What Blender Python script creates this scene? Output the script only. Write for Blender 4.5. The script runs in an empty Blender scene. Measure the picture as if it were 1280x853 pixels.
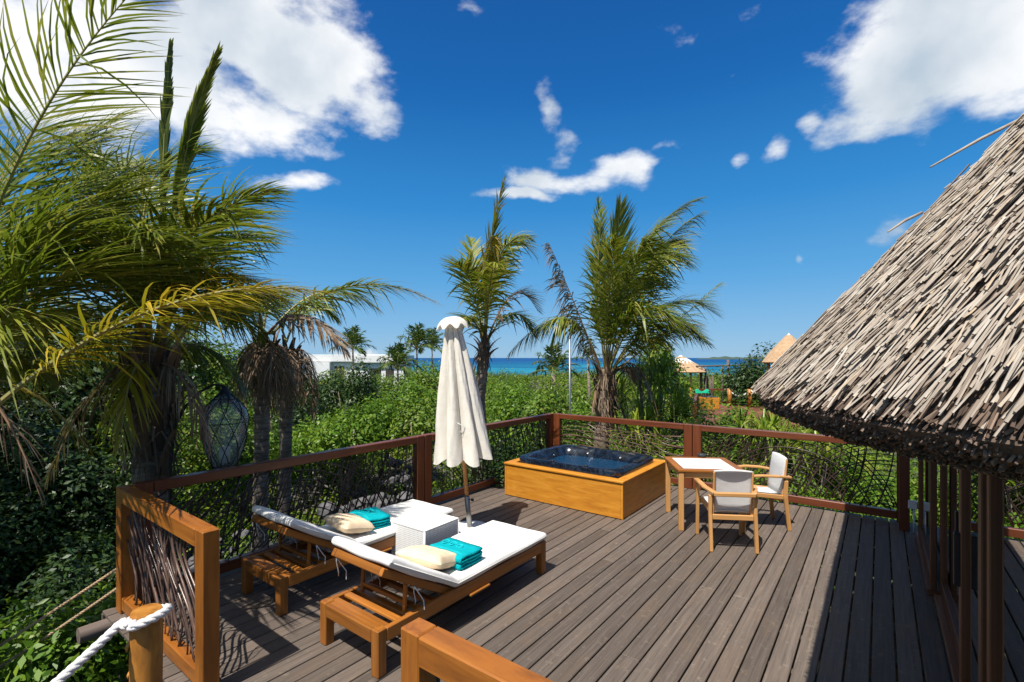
import bpy, bmesh, math, random
import numpy as np
from mathutils import Vector, Matrix, Quaternion
R = math.radians
sc = bpy.context.scene
col = sc.collection
random.seed(7)
rng = np.random.default_rng(11)

# ------------------------------------------------------------------ camera, sky, sun, exposure
FP, CX, HY = 605.0, 640.0, 447.5          # focal length in photo pixels, centre column, eye level
TH, EYE = R(37.25), 2.1
sn, cs = math.sin(TH), math.cos(TH)
FWD, RGT = Vector((-sn, cs, 0)), Vector((cs, sn, 0))
camd = bpy.data.cameras.new('camera'); cam = bpy.data.objects.new('camera', camd); col.objects.link(cam)
cam.location = (0, 0, EYE); cam.rotation_euler = (R(90), 0, TH)
camd.sensor_width = 36; camd.lens = FP / 1280 * 36; camd.shift_y = (HY - 426.5) / 1280
camd.clip_start = 0.05; camd.clip_end = 30000
sc.camera = cam

SUNV = Vector((0.02, -0.53, 1.0)).normalized()
sun_el = math.asin(SUNV.z)
ld = bpy.data.lights.new('sun', 'SUN'); ld.energy = 5.0; ld.angle = R(0.5); ld.color = (1.0, 0.95, 0.87)
lo = bpy.data.objects.new('sun', ld); col.objects.link(lo)
lo.rotation_euler = (-SUNV).to_track_quat('-Z', 'Y').to_euler(); lo.location = (0, -6, 12)
sc.view_settings.view_transform = 'Standard'; sc.view_settings.look = 'None'
sc.view_settings.gamma = 1; sc.view_settings.use_curve_mapping = False
sc.view_settings.exposure = 0.5
sc.cycles.max_bounces = 6; sc.cycles.transparent_max_bounces = 12
sc.cycles.diffuse_bounces = 3; sc.cycles.glossy_bounces = 3; sc.cycles.transmission_bounces = 5
sc.cycles.caustics_reflective = False; sc.cycles.caustics_refractive = False
sc.cycles.use_denoising = True


def ray(u, v):
    return FWD * FP + RGT * (u - CX) + Vector((0, 0, HY - v))


def at(u, v, d):
    return Vector((0, 0, EYE)) + ray(u, v) * (d / FP)


def azel(u, v):
    r = ray(u, v).normalized()
    return math.atan2(r.x, r.y), math.asin(r.z)


def build_world():
    w = bpy.data.worlds.new('World'); sc.world = w; w.use_nodes = True
    nt = w.node_tree; N, L = nt.nodes, nt.links; N.clear()

    def nd(t, **k):
        n = N.new(t)
        for a, b in k.items(): setattr(n, a, b)
        return n

    def m(op, a, b=None, c=None):
        n = nd('ShaderNodeMath', operation=op)
        for i, x in enumerate((a, b, c)):
            if x is None: continue
            if isinstance(x, (int, float)): n.inputs[i].default_value = x
            else: L.new(x, n.inputs[i])
        return n.outputs[0]

    def vm(op, a, b):
        n = nd('ShaderNodeVectorMath', operation=op)
        for i, x in enumerate((a, b)):
            if isinstance(x, tuple): n.inputs[i].default_value = x
            else: L.new(x, n.inputs[i])
        return n
    out = nd('ShaderNodeOutputWorld'); bg = nd('ShaderNodeBackground')
    L.new(bg.outputs[0], out.inputs[0])
    sky = nd('ShaderNodeTexSky', sky_type='NISHITA', sun_disc=False)
    sky.sun_elevation = sun_el; sky.sun_rotation = math.pi; sky.altitude = 0
    sky.air_density = 1.0; sky.dust_density = 0.25; sky.ozone_density = 2.2
    tc = nd('ShaderNodeTexCoord')
    sep = nd('ShaderNodeSeparateXYZ'); L.new(tc.outputs['Generated'], sep.inputs[0])
    az = m('ARCTAN2', sep.outputs[0], sep.outputs[1]); el = m('ARCSINE', sep.outputs[2])
    er = nd('ShaderNodeValToRGB'); e_ = er.color_ramp.elements      # clear tropical sky by elevation, mixed with the physical one
    stops = [(0.0, (3.6, 6.6, 9.6)), (.05, (2.5, 5.9, 9.8)), (.13, (1.1, 4.7, 9.4)), (.25, (.25, 3.2, 8.2)), (.42, (.01, 1.65, 5.8)), (.65, (.0, .9, 4.0)), (1.0, (.6, 1.6, 3.8))]
    while len(e_) < len(stops): e_.new(.5)
    for x, (p_, c_) in zip(e_, stops): x.position = p_; x.color = (*c_, 1)
    L.new(m('MULTIPLY', el, 0.85), er.inputs[0])
    hs = nd('ShaderNodeMix', data_type='RGBA'); hs.inputs[0].default_value = .85
    L.new(sky.outputs[0], hs.inputs[6]); L.new(er.outputs[0], hs.inputs[7])
    cmb = nd('ShaderNodeCombineXYZ'); L.new(az, cmb.inputs[0]); L.new(el, cmb.inputs[1])
    # wispy warp
    wn = nd('ShaderNodeTexNoise'); wn.inputs['Scale'].default_value = 5; wn.inputs['Detail'].default_value = 4
    L.new(tc.outputs['Generated'], wn.inputs['Vector'])
    w1 = vm('SUBTRACT', wn.outputs['Color'], (0.5, 0.5, 0.5)); w2 = vm('MULTIPLY', w1.outputs[0], (0.16, 0.12, 0))
    pos = vm('ADD', cmb.outputs[0], w2.outputs[0]).outputs[0]
    blobs = [(40, 70, 220, 130, 1.05), (200, 100, 210, 120, 1.15), (340, 60, 180, 105, 1.15), (430, 110, 90, 80, .8), (330, 160, 150, 60, .85), (120, 20, 260, 90, 1),
             (352, 236, 62, 27, .95), (645, 246, 80, 11, .72), (705, 226, 66, 20, .80), (768, 205, 66, 25, .82), (715, 180, 42, 27, .74), (688, 135, 20, 60, .62), (832, 190, 36, 15, .66),
             (1150, 100, 150, 110, 1.0), (1250, 60, 190, 130, 1.1), (1180, 30, 190, 90, 1), (1090, 155, 90, 42, .75), (1240, 130, 110, 60, .85),
             (965, 195, 32, 22, .66), (915, 205, 16, 18, .58), (1015, 165, 32, 26, .6), (1000, 337, 12, 9, .62), (575, 10, 40, 26, .6), (950, 8, 34, 34, .62), (846, 42, 36, 34, .46),
             (1125, 285, 44, 26, .6), (905, 92, 20, 16, .45), (450, 437, 60, 7, .5), (560, 436, 50, 6, .5), (690, 437, 70, 6, .52), (905, 438, 40, 7, .5)]
    tot = None
    for (u, v, ru, rv, k) in blobs:
        a, e = azel(u, v); a2, _ = azel(u + ru, v); a3, _ = azel(u - ru, v); _, e2 = azel(u, v + rv); _, e3 = azel(u, v - rv)
        ra, re = abs(a2 - a3) / 2, abs(e3 - e2) / 2
        d = vm('SUBTRACT', pos, (a, e, 0)); q = vm('MULTIPLY', d.outputs[0], (1 / ra, 1 / re, 0))
        ln = nd('ShaderNodeVectorMath', operation='LENGTH'); L.new(q.outputs[0], ln.inputs[0])
        mr = nd('ShaderNodeMapRange', interpolation_type='SMOOTHSTEP')
        L.new(ln.outputs['Value'], mr.inputs['Value'])
        for i, x in ((1, 0.0), (2, 1.6), (3, k), (4, 0.0)): mr.inputs[i].default_value = x
        tot = mr.outputs[0] if tot is None else m('MAXIMUM', tot, mr.outputs[0])
    # unseen cloud added overhead and behind the viewer to whiten the blue fill light
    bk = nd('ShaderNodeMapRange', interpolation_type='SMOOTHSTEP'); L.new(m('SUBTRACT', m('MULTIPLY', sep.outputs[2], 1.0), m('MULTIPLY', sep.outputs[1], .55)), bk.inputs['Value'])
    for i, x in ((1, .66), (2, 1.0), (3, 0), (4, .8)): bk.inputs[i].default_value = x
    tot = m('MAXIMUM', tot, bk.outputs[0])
    cn = nd('ShaderNodeTexNoise'); cn.inputs['Scale'].default_value = 7.5; cn.inputs['Detail'].default_value = 9; cn.inputs['Roughness'].default_value = 0.58
    st = vm('MULTIPLY', tc.outputs['Generated'], (1, 1, 1.8)); L.new(st.outputs[0], cn.inputs['Vector'])
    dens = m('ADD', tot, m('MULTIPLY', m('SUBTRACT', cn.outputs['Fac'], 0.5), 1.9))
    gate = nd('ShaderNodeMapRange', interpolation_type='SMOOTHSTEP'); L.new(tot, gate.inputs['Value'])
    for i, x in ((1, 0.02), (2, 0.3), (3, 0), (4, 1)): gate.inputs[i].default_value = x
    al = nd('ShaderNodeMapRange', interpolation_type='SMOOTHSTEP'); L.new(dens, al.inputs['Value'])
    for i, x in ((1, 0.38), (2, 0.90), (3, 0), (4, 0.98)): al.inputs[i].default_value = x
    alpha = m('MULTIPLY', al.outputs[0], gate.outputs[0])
    # brightness inside the clouds: bright tops and shoulders, grey-blue thick bellies
    bn = nd('ShaderNodeTexNoise'); bn.inputs['Scale'].default_value = 3.6; bn.inputs['Detail'].default_value = 6
    L.new(vm('ADD', tc.outputs['Generated'], (3.1, 1.7, 0.06)).outputs[0], bn.inputs['Vector'])
    sh = nd('ShaderNodeMapRange'); L.new(bn.outputs['Fac'], sh.inputs['Value'])
    for i, x in ((1, 0.38), (2, 0.62), (3, 0), (4, 1)): sh.inputs[i].default_value = x
    cm = nd('ShaderNodeMix', data_type='RGBA'); L.new(sh.outputs[0], cm.inputs[0])
    cm.inputs[6].default_value = (6.0, 7.2, 8.4, 1); cm.inputs[7].default_value = (12.2, 12.3, 12.5, 1)
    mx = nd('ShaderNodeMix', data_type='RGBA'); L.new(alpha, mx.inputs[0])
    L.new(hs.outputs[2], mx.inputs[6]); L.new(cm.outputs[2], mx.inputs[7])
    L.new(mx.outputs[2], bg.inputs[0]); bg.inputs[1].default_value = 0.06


build_world()

# ------------------------------------------------------------------ materials
def mat(name):
    m = bpy.data.materials.new(name); m.use_nodes = True
    nt = m.node_tree; b = nt.nodes['Principled BSDF']
    return m, nt, b


def ramp(nt, fac, stops):
    r = nt.nodes.new('ShaderNodeValToRGB'); e = r.color_ramp.elements
    while len(e) < len(stops): e.new(0.5)
    for x, (p, c) in zip(e, stops): x.position = p; x.color = (*c, 1)
    nt.links.new(fac, r.inputs[0]); return r.outputs[0]


def noise(nt, vec, scale, detail=5, rough=0.55, dist=0.0):
    n = nt.nodes.new('ShaderNodeTexNoise'); n.inputs['Scale'].default_value = scale; n.inputs['Detail'].default_value = detail
    n.inputs['Roughness'].default_value = rough; n.inputs['Distortion'].default_value = dist
    if vec is not None: nt.links.new(vec, n.inputs['Vector'])
    return n.outputs['Fac']


def mapping(nt, vec, scale):
    n = nt.nodes.new('ShaderNodeMapping'); n.inputs['Scale'].default_value = scale; nt.links.new(vec, n.inputs['Vector']); return n.outputs[0]


def bump(nt, b, h, strength, dist=0.01):
    n = nt.nodes.new('ShaderNodeBump'); n.inputs['Strength'].default_value = strength; n.inputs['Distance'].default_value = dist
    nt.links.new(h, n.inputs['Height']); nt.links.new(n.outputs[0], b.inputs['Normal'])


def mixc(nt, f, a, b, mode='MIX'):
    n = nt.nodes.new('ShaderNodeMix'); n.data_type = 'RGBA'; n.blend_type = mode
    if isinstance(f, float): n.inputs[0].default_value = f
    else: nt.links.new(f, n.inputs[0])
    for i, x in ((6, a), (7, b)):
        if isinstance(x, tuple): n.inputs[i].default_value = (*x, 1)
        else: nt.links.new(x, n.inputs[i])
    return n.outputs[2]


def attr(nt, name):
    n = nt.nodes.new('ShaderNodeAttribute'); n.attribute_name = name; return n


def island(nt):
    return nt.nodes.new('ShaderNodeNewGeometry').outputs['Random Per Island']


def wood(name, dark, mid, light, rough=0.45, along=1.2, across=22, var=0.25, bmp=0.25, spec=0.4, wear=None):
    m, nt, b = mat(name)
    g = attr(nt, 'gc').outputs['Vector']
    f = noise(nt, mapping(nt, g, (along, across, across)), 1.0, 6, 0.62, 0.6)
    big = noise(nt, mapping(nt, g, (along * 1.3, across * .12, across * .12)), 1.0, 3)
    c = ramp(nt, f, [(0.28, dark), (0.5, mid), (0.74, light)])
    c2 = ramp(nt, big, [(0.3, tuple(x * (1 - var) for x in mid)), (0.7, tuple(min(1, x * (1 + var)) for x in mid))])
    c = mixc(nt, 0.35, c, c2)
    iv = island(nt); mp = nt.nodes.new('ShaderNodeMapRange'); nt.links.new(iv, mp.inputs[0]); mp.inputs[3].default_value = 1 - var; mp.inputs[4].default_value = 1 + var
    hsv = nt.nodes.new('ShaderNodeHueSaturation'); nt.links.new(c, hsv.inputs['Color']); nt.links.new(mp.outputs[0], hsv.inputs['Value'])
    c = hsv.outputs[0]
    if wear:
        wf = noise(nt, mapping(nt, g, (3, 9, 9)), 1.0, 6, 0.65)
        c = mixc(nt, ramp(nt, wf, [(0.55, (0, 0, 0)), (0.72, (0.6, 0.6, 0.6))]), c, wear)
    nt.links.new(c, b.inputs['Base Color']); b.inputs['Roughness'].default_value = rough
    b.inputs['Specular IOR Level'].default_value = spec
    bump(nt, b, f, bmp, 0.004)
    return m


M = {}
M['teak'] = wood('teak', (.15, .05, .009), (.31, .11, .018), (.46, .18, .032), 0.4, across=26, bmp=.4)
M['teak_dark'] = wood('teak_dark', (.11, .035, .008), (.2, .065, .013), (.30, .11, .022), 0.45)
M['teak_pale'] = wood('teak_pale', (.40, .19, .06), (.52, .27, .095), (.62, .35, .14), 0.5, var=.12)
M['rail_wood'] = wood('rail_wood', (.07, .02, .010), (.15, .042, .016), (.24, .075, .022), 0.38, var=.18)
M['rail_gold'] = wood('rail_gold', (.12, .036, .007), (.30, .10, .014), (.44, .165, .024), 0.38, along=1.6, across=20, var=.15, bmp=.6, wear=(.085, .03, .011))
M['cabinet'] = wood('cabinet', (.36, .125, .012), (.56, .225, .022), (.72, .34, .05), 0.38, along=3.0, across=20, var=.08, bmp=.1)
M['door_wood'] = wood('door_wood', (.09, .035, .015), (.15, .06, .024), (.22, .095, .04), 0.5)
M['pole_wood'] = wood('pole_wood', (.36, .14, .035), (.5, .22, .06), (.58, .28, .09), 0.5)
M['log'] = wood('log', (.10, .035, .008), (.33, .135, .022), (.50, .24, .055), 0.45, along=5, across=11, var=.2, bmp=.5, wear=(.06, .022, .008))
M['grey_log'] = wood('grey_log', (.04, .03, .025), (.12, .09, .075), (.22, .18, .15), 0.8, across=14, bmp=.5)
M['twig'] = wood('twig', (.018, .011, .009), (.045, .028, .022), (.11, .075, .06), 0.36, along=6, across=20, var=.35)
M['twig_pale'] = wood('twig_pale', (.035, .019, .013), (.09, .052, .038), (.24, .17, .135), 0.25, along=6, across=20, var=.65)


def deck_mat():
    m, nt, b = mat('deck_board')
    g = attr(nt, 'gc').outputs['Vector']
    f = noise(nt, mapping(nt, g, (2.0, 60, 60)), 1.0, 6, 0.65, 0.4)
    stain = noise(nt, mapping(nt, g, (2.2, 5, 5)), 1.0, 6, 0.6, 0.5)
    spot = noise(nt, mapping(nt, g, (16, 16, 16)), 1.0, 5, 0.7)
    fine = noise(nt, mapping(nt, g, (60, 120, 120)), 1.0, 3, 0.7)
    c = ramp(nt, f, [(0.3, (.078, .060, .049)), (0.5, (.112, .088, .072)), (0.72, (.155, .125, .102))])
    c = mixc(nt, ramp(nt, stain, [(0.52, (0, 0, 0)), (0.75, (.6, .6, .6))]), c, (.15, .105, .07))
    c = mixc(nt, ramp(nt, spot, [(0.58, (0, 0, 0)), (0.74, (.6, .6, .6))]), c, (.25, .205, .16))
    c = mixc(nt, ramp(nt, fine, [(0.66, (0, 0, 0)), (0.8, (.6, .6, .6))]), c, (.28, .25, .21))
    iv = island(nt); mp = nt.nodes.new('ShaderNodeMapRange'); nt.links.new(iv, mp.inputs[0]); mp.inputs[3].default_value = .78; mp.inputs[4].default_value = 1.2
    hsv = nt.nodes.new('ShaderNodeHueSaturation'); nt.links.new(c, hsv.inputs['Color']); nt.links.new(mp.outputs[0], hsv.inputs['Value'])
    nt.links.new(hsv.outputs[0], b.inputs['Base Color']); b.inputs['Roughness'].default_value = 0.62
    b.inputs['Specular IOR Level'].default_value = 0.3
    bump(nt, b, f, .35, .004)
    return m


M['deck'] = deck_mat()


def simple(name, c, rough=.5, metal=0., spec=.4, var=None, scale=8, bmp=0., bscale=60, trans=0.0):
    m, nt, b = mat(name)
    b.inputs['Base Color'].default_value = (*c, 1); b.inputs['Roughness'].default_value = rough; b.inputs['Metallic'].default_value = metal
    b.inputs['Specular IOR Level'].default_value = spec
    tc = nt.nodes.new('ShaderNodeTexCoord')
    if var:
        f = noise(nt, tc.outputs['Object'], scale, 5)
        nt.links.new(ramp(nt, f, [(0.3, c), (0.7, var)]), b.inputs['Base Color'])
    if bmp: bump(nt, b, noise(nt, tc.outputs['Object'], bscale, 4), bmp, .01)
    if trans:
        t = nt.nodes.new('ShaderNodeBsdfTranslucent'); t.inputs[0].default_value = (*c, 1)
        mx = nt.nodes.new('ShaderNodeMixShader'); mx.inputs[0].default_value = trans
        nt.links.new(b.outputs[0], mx.inputs[1]); nt.links.new(t.outputs[0], mx.inputs[2])
        nt.links.new(mx.outputs[0], nt.nodes['Material Output'].inputs[0])
    return m


M['cushion'] = simple('cushion', (.80, .785, .75), .85, spec=.15, var=(.74, .72, .68), scale=5, bmp=.25, bscale=14)
M['piping'] = simple('piping', (.72, .70, .66), .8)
M['canvas'] = simple('canvas', (.84, .80, .72), .9, spec=.1, var=(.77, .72, .63), scale=6, bmp=.45, bscale=11, trans=.2)
M['sling'] = simple('sling', (.85, .85, .84), .7, spec=.2, var=(.80, .80, .80), scale=5, bmp=.3, bscale=10, trans=.4)
M['pillow'] = simple('pillow', (.74, .59, .41), .85, spec=.15, var=(.68, .52, .35), scale=7, bmp=.3, bscale=18)
M['towel'] = simple('towel', (.003, .42, .47), .95, spec=.05, var=(.004, .33, .38), scale=30, bmp=.9, bscale=160)
M['towel_mark'] = simple('towel_mark', (.02, .50, .54), .8, spec=.1)
M['steel'] = simple('steel', (.33, .33, .32), .45, metal=.8)
M['iron'] = simple('iron', (.025, .024, .025), .45, metal=.4)
M['black'] = simple('black', (.012, .012, .013), .5)
M['white_plastic'] = simple('white_plastic', (.72, .72, .72), .4)
M['stone_white'] = simple('stone_white', (.80, .79, .77), .3, var=(.76, .75, .73), scale=3)
M['white_wall'] = simple('white_wall', (.80, .80, .78), .8, var=(.72, .71, .69), scale=.6)
M['dark_int'] = simple('dark_interior', (.05, .042, .036), .8)
M['curtain'] = simple('curtain', (.62, .61, .58), .9, trans=.2)
M['rope_white'] = simple('rope_white', (.74, .72, .70), .85, var=(.62, .58, .55), scale=30, bmp=.4, bscale=200)
M['rope_tan'] = simple('rope_tan', (.42, .29, .17), .9, var=(.3, .2, .12), scale=20)
M['ash_glass'] = simple('ash_glass', (.035, .042, .045), .15)
M['red_deck'] = wood('red_deck', (.11, .035, .022), (.17, .058, .036), (.24, .09, .055), 0.6)
M['rock'] = simple('rock', (.05, .048, .05), .9, var=(.15, .145, .15), scale=4, bmp=.8, bscale=8)


def wicker_mat():
    m, nt, b = mat('white_wicker')
    tc = nt.nodes.new('ShaderNodeTexCoord')
    s = nt.nodes.new('ShaderNodeSeparateXYZ'); nt.links.new(attr(nt, 'gc').outputs['Vector'], s.inputs[0])
    def mt(op, a, bb):
        n = nt.nodes.new('ShaderNodeMath'); n.operation = op
        for i, x in enumerate((a, bb)):
            if isinstance(x, float): n.inputs[i].default_value = x
            else: nt.links.new(x, n.inputs[i])
        return n.outputs[0]
    fx = mt('ABSOLUTE', mt('SINE', mt('MULTIPLY', s.outputs[0], 170.0), 0.0), 0.0)
    fy = mt('ABSOLUTE', mt('SINE', mt('MULTIPLY', s.outputs[1], 170.0), 0.0), 0.0)
    h = mt('MINIMUM', fx, fy)
    hole = nt.nodes.new('ShaderNodeMapRange'); nt.links.new(mt('MULTIPLY', fx, fy), hole.inputs[0])
    hole.inputs[1].default_value = .62; hole.inputs[2].default_value = .85
    c = mixc(nt, hole.outputs[0], (.78, .78, .77), (.30, .30, .30))
    nt.links.new(c, b.inputs['Base Color']); b.inputs['Roughness'].default_value = .5
    bump(nt, b, h, .3, .002)
    return m


M['wicker'] = wicker_mat()


def tub_mat():
    m, nt, b = mat('blue_acrylic')
    tc = nt.nodes.new('ShaderNodeTexCoord')
    f = noise(nt, tc.outputs['Object'], 7, 8, .65, 1.5); f2 = noise(nt, tc.outputs['Object'], 26, 6, .7, .8)
    c = ramp(nt, f, [(0.34, (.002, .003, .006)), (0.5, (.006, .010, .020)), (0.68, (.020, .034, .058))])
    c = mixc(nt, ramp(nt, f2, [(0.55, (0, 0, 0)), (0.72, (.55, .55, .55))]), c, (.05, .07, .10))
    nt.links.new(c, b.inputs['Base Color']); b.inputs['Roughness'].default_value = .16; b.inputs['Specular IOR Level'].default_value = .7
    return m


M['tub'] = tub_mat()


def glass_mat(name, tint=(1, 1, 1), rough=0.0, fac=.12):
    m, nt, b = mat(name); nt.nodes.remove(b)
    fr = nt.nodes.new('ShaderNodeFresnel'); fr.inputs[0].default_value = 1.5
    t = nt.nodes.new('ShaderNodeBsdfTransparent'); t.inputs[0].default_value = (*tint, 1)
    g = nt.nodes.new('ShaderNodeBsdfGlossy'); g.inputs['Roughness'].default_value = rough
    mx = nt.nodes.new('ShaderNodeMixShader'); nt.links.new(fr.outputs[0], mx.inputs[0]); nt.links.new(t.outputs[0], mx.inputs[1]); nt.links.new(g.outputs[0], mx.inputs[2])
    nt.links.new(mx.outputs[0], nt.nodes['Material Output'].inputs[0])
    return m


M['glass'] = glass_mat('window_glass', (.82, .88, .86))
M['lantern_glass'] = glass_mat('lantern_glass', (.93, .95, .94), .03)
def _milky(m, f):
    nt = m.node_tree; o = nt.nodes['Material Output']; a = o.inputs[0].links[0].from_socket
    t = nt.nodes.new('ShaderNodeBsdfTranslucent'); t.inputs[0].default_value = (.70, .72, .70, 1)
    d = nt.nodes.new('ShaderNodeBsdfDiffuse'); d.inputs[0].default_value = (.70, .72, .70, 1)
    x = nt.nodes.new('ShaderNodeMixShader'); nt.links.new(t.outputs[0], x.inputs[1]); nt.links.new(d.outputs[0], x.inputs[2])
    y = nt.nodes.new('ShaderNodeMixShader'); y.inputs[0].default_value = f; nt.links.new(a, y.inputs[1]); nt.links.new(x.outputs[0], y.inputs[2]); nt.links.new(y.outputs[0], o.inputs[0])
_milky(M['lantern_glass'], .2)


def pool_water():
    m, nt, b = mat('pool_water')
    b.inputs['Base Color'].default_value = (.015, .085, .20, 1); b.inputs['Roughness'].default_value = .03
    b.inputs['Transmission Weight'].default_value = .55; b.inputs['IOR'].default_value = 1.33
    tc = nt.nodes.new('ShaderNodeTexCoord'); bump(nt, b, noise(nt, tc.outputs['Object'], 11, 4, .55, 1.2), .8, .05)
    return m


M['pool_water'] = pool_water()


def sea_mat():
    m, nt, b = mat('sea')
    tc = nt.nodes.new('ShaderNodeTexCoord')
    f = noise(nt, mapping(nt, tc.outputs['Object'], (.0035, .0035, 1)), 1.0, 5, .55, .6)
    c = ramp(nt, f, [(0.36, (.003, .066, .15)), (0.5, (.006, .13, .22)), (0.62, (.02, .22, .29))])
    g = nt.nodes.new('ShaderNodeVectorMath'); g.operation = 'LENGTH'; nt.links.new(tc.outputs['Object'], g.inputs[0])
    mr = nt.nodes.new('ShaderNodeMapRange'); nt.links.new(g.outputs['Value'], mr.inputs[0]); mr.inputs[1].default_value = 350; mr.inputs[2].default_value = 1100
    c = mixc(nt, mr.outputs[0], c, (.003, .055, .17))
    nt.links.new(c, b.inputs['Base Color']); b.inputs['Roughness'].default_value = .5; b.inputs['Specular IOR Level'].default_value = .15
    return m


M['sea'] = sea_mat()


def leafmat(name, stops, trans=.3, rough=.45, objvar=.0, tipcol=None, spec=.35, tipat=(.55, 1.0)):
    m, nt, b = mat(name)
    c = ramp(nt, island(nt), stops)
    if objvar:
        oi = nt.nodes.new('ShaderNodeObjectInfo'); mp = nt.nodes.new('ShaderNodeMapRange'); nt.links.new(oi.outputs['Random'], mp.inputs[0])
        mp.inputs[3].default_value = 1 - objvar; mp.inputs[4].default_value = 1 + objvar
        h = nt.nodes.new('ShaderNodeHueSaturation'); nt.links.new(c, h.inputs['Color']); nt.links.new(mp.outputs[0], h.inputs['Value']); c = h.outputs[0]
    if tipcol:
        tv = attr(nt, 'tip').outputs['Fac']
        mp = nt.nodes.new('ShaderNodeMapRange'); nt.links.new(tv, mp.inputs[0]); mp.inputs[1].default_value = tipat[0]; mp.inputs[2].default_value = tipat[1]
        c = mixc(nt, mp.outputs[0], c, tipcol)
    nt.links.new(c, b.inputs['Base Color']); b.inputs['Roughness'].default_value = rough; b.inputs['Specular IOR Level'].default_value = spec
    t = nt.nodes.new('ShaderNodeBsdfTranslucent'); nt.links.new(mixc(nt, .4, c, (.16, .22, .01)), t.inputs[0])
    mx = nt.nodes.new('ShaderNodeMixShader'); mx.inputs[0].default_value = trans
    nt.links.new(b.outputs[0], mx.inputs[1]); nt.links.new(t.outputs[0], mx.inputs[2])
    nt.links.new(mx.outputs[0], nt.nodes['Material Output'].inputs[0])
    return m


M['leaf_scrub'] = leafmat('leaf_scrub', [(0, (.045, .105, .006)), (.5, (.10, .19, .010)), (.85, (.17, .25, .02)), (1, (.22, .23, .05))])
def mass_mat():
    m = leafmat('leaf_mass', [(0, (.05, .115, .006)), (.5, (.115, .205, .010)), (.85, (.19, .265, .02)), (1, (.27, .28, .05))], .36)
    nt = m.node_tree; b = nt.nodes['Principled BSDF']; src = b.inputs['Base Color'].links[0].from_socket
    tn = attr(nt, 'tint').outputs['Fac']
    kind = ramp(nt, tn, [(0, (.35, .45, .5)), (.25, (.6, .75, .6)), (.5, (1, 1, 1)), (.75, (1.35, 1.2, .8)), (.9, (1.6, 1.3, 1.0)), (1, (1.5, .95, 2.2))])
    c = mixc(nt, 1.0, src, kind, 'MULTIPLY')
    dead = ramp(nt, tn, [(.925, (0, 0, 0)), (.93, (1, 1, 1))]); c = mixc(nt, dead, c, (.17, .145, .125))
    for l in list(src.links):
        if l.to_node != nt.nodes and l.to_node.type != 'MIX': nt.links.new(c, l.to_socket)
    return m


M['leaf_mass'] = mass_mat()
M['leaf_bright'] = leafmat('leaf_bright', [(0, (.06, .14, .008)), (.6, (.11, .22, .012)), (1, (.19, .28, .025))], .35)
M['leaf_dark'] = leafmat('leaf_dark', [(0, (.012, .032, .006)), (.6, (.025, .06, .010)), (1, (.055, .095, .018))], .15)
M['leaf_strap'] = leafmat('leaf_strap', [(0, (.09, .16, .014)), (.5, (.21, .31, .022)), (.85, (.38, .43, .05)), (1, (.52, .44, .15))], .45, .36)
M['frond_green'] = leafmat('frond_green', [(0, (.075, .12, .012)), (.45, (.155, .20, .018)), (.85, (.27, .28, .035)), (1, (.40, .34, .08))], .35, .40, .15, (.42, .32, .16), .5, (.72, 1.05))
M['frond_lime'] = leafmat('frond_lime', [(0, (.10, .14, .012)), (.5, (.21, .235, .02)), (1, (.40, .36, .06))], .36, .4, .12, (.46, .35, .18), .45, (.7, 1.0))
M['frond_yellow'] = leafmat('frond_yellow', [(0, (.22, .21, .012)), (.5, (.42, .31, .015)), (1, (.55, .36, .03))], .35, .4, .1, (.46, .34, .18), .4, (.78, 1.05))
M['frond_dead'] = leafmat('frond_dead', [(0, (.16, .09, .05)), (.5, (.28, .19, .12)), (1, (.45, .36, .27))], .25, .7, .15)
M['rachis'] = simple('rachis', (.20, .20, .05), .5, var=(.30, .24, .08), scale=3)
M['rachis_dead'] = simple('rachis_dead', (.24, .14, .08), .8)
M['frond_distant'] = leafmat('frond_distant', [(0, (.03, .07, .012)), (1, (.10, .15, .03))], .25)
M['fibre'] = leafmat('fibre', [(0, (.07, .045, .028)), (.6, (.16, .105, .065)), (1, (.30, .22, .15))], .05, .9)


def trunk_mat():
    m, nt, b = mat('palm_bark')
    g = attr(nt, 'gc').outputs['Vector']
    f = noise(nt, mapping(nt, g, (30, 5, 5)), 1.0, 4, .6); f2 = noise(nt, mapping(nt, g, (6, 14, 14)), 1.0, 6, .65)
    c = ramp(nt, f, [(0.35, (.10, .075, .055)), (0.5, (.22, .17, .13)), (0.66, (.33, .28, .23))])
    c = mixc(nt, ramp(nt, f2, [(0.45, (0, 0, 0)), (0.7, (.7, .7, .7))]), c, (.12, .085, .06))
    nt.links.new(c, b.inputs['Base Color']); b.inputs['Roughness'].default_value = .9
    bump(nt, b, f, .7, .02)
    return m


M['bark'] = trunk_mat()


def thatch_mat():
    m, nt, b = mat('thatch_reed')
    iv = island(nt)
    c = ramp(nt, iv, [(0, (.19, .145, .11)), (.25, (.29, .24, .19)), (.6, (.37, .32, .265)), (.9, (.46, .415, .355)), (1, (.44, .33, .21))])
    g = attr(nt, 'gc').outputs['Vector']
    f = noise(nt, mapping(nt, g, (14, 40, 40)), 1.0, 4, .6)
    c = mixc(nt, ramp(nt, f, [(0.42, (0, 0, 0)), (0.7, (.55, .55, .55))]), c, (.20, .15, .115))
    nt.links.new(c, b.inputs['Base Color']); b.inputs['Roughness'].default_value = .7; b.inputs['Specular IOR Level'].default_value = .25
    return m


M['thatch'] = thatch_mat()
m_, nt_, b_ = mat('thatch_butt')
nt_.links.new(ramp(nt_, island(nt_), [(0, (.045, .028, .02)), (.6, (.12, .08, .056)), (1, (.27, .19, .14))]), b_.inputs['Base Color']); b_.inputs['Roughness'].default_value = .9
M['butt'] = m_


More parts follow.
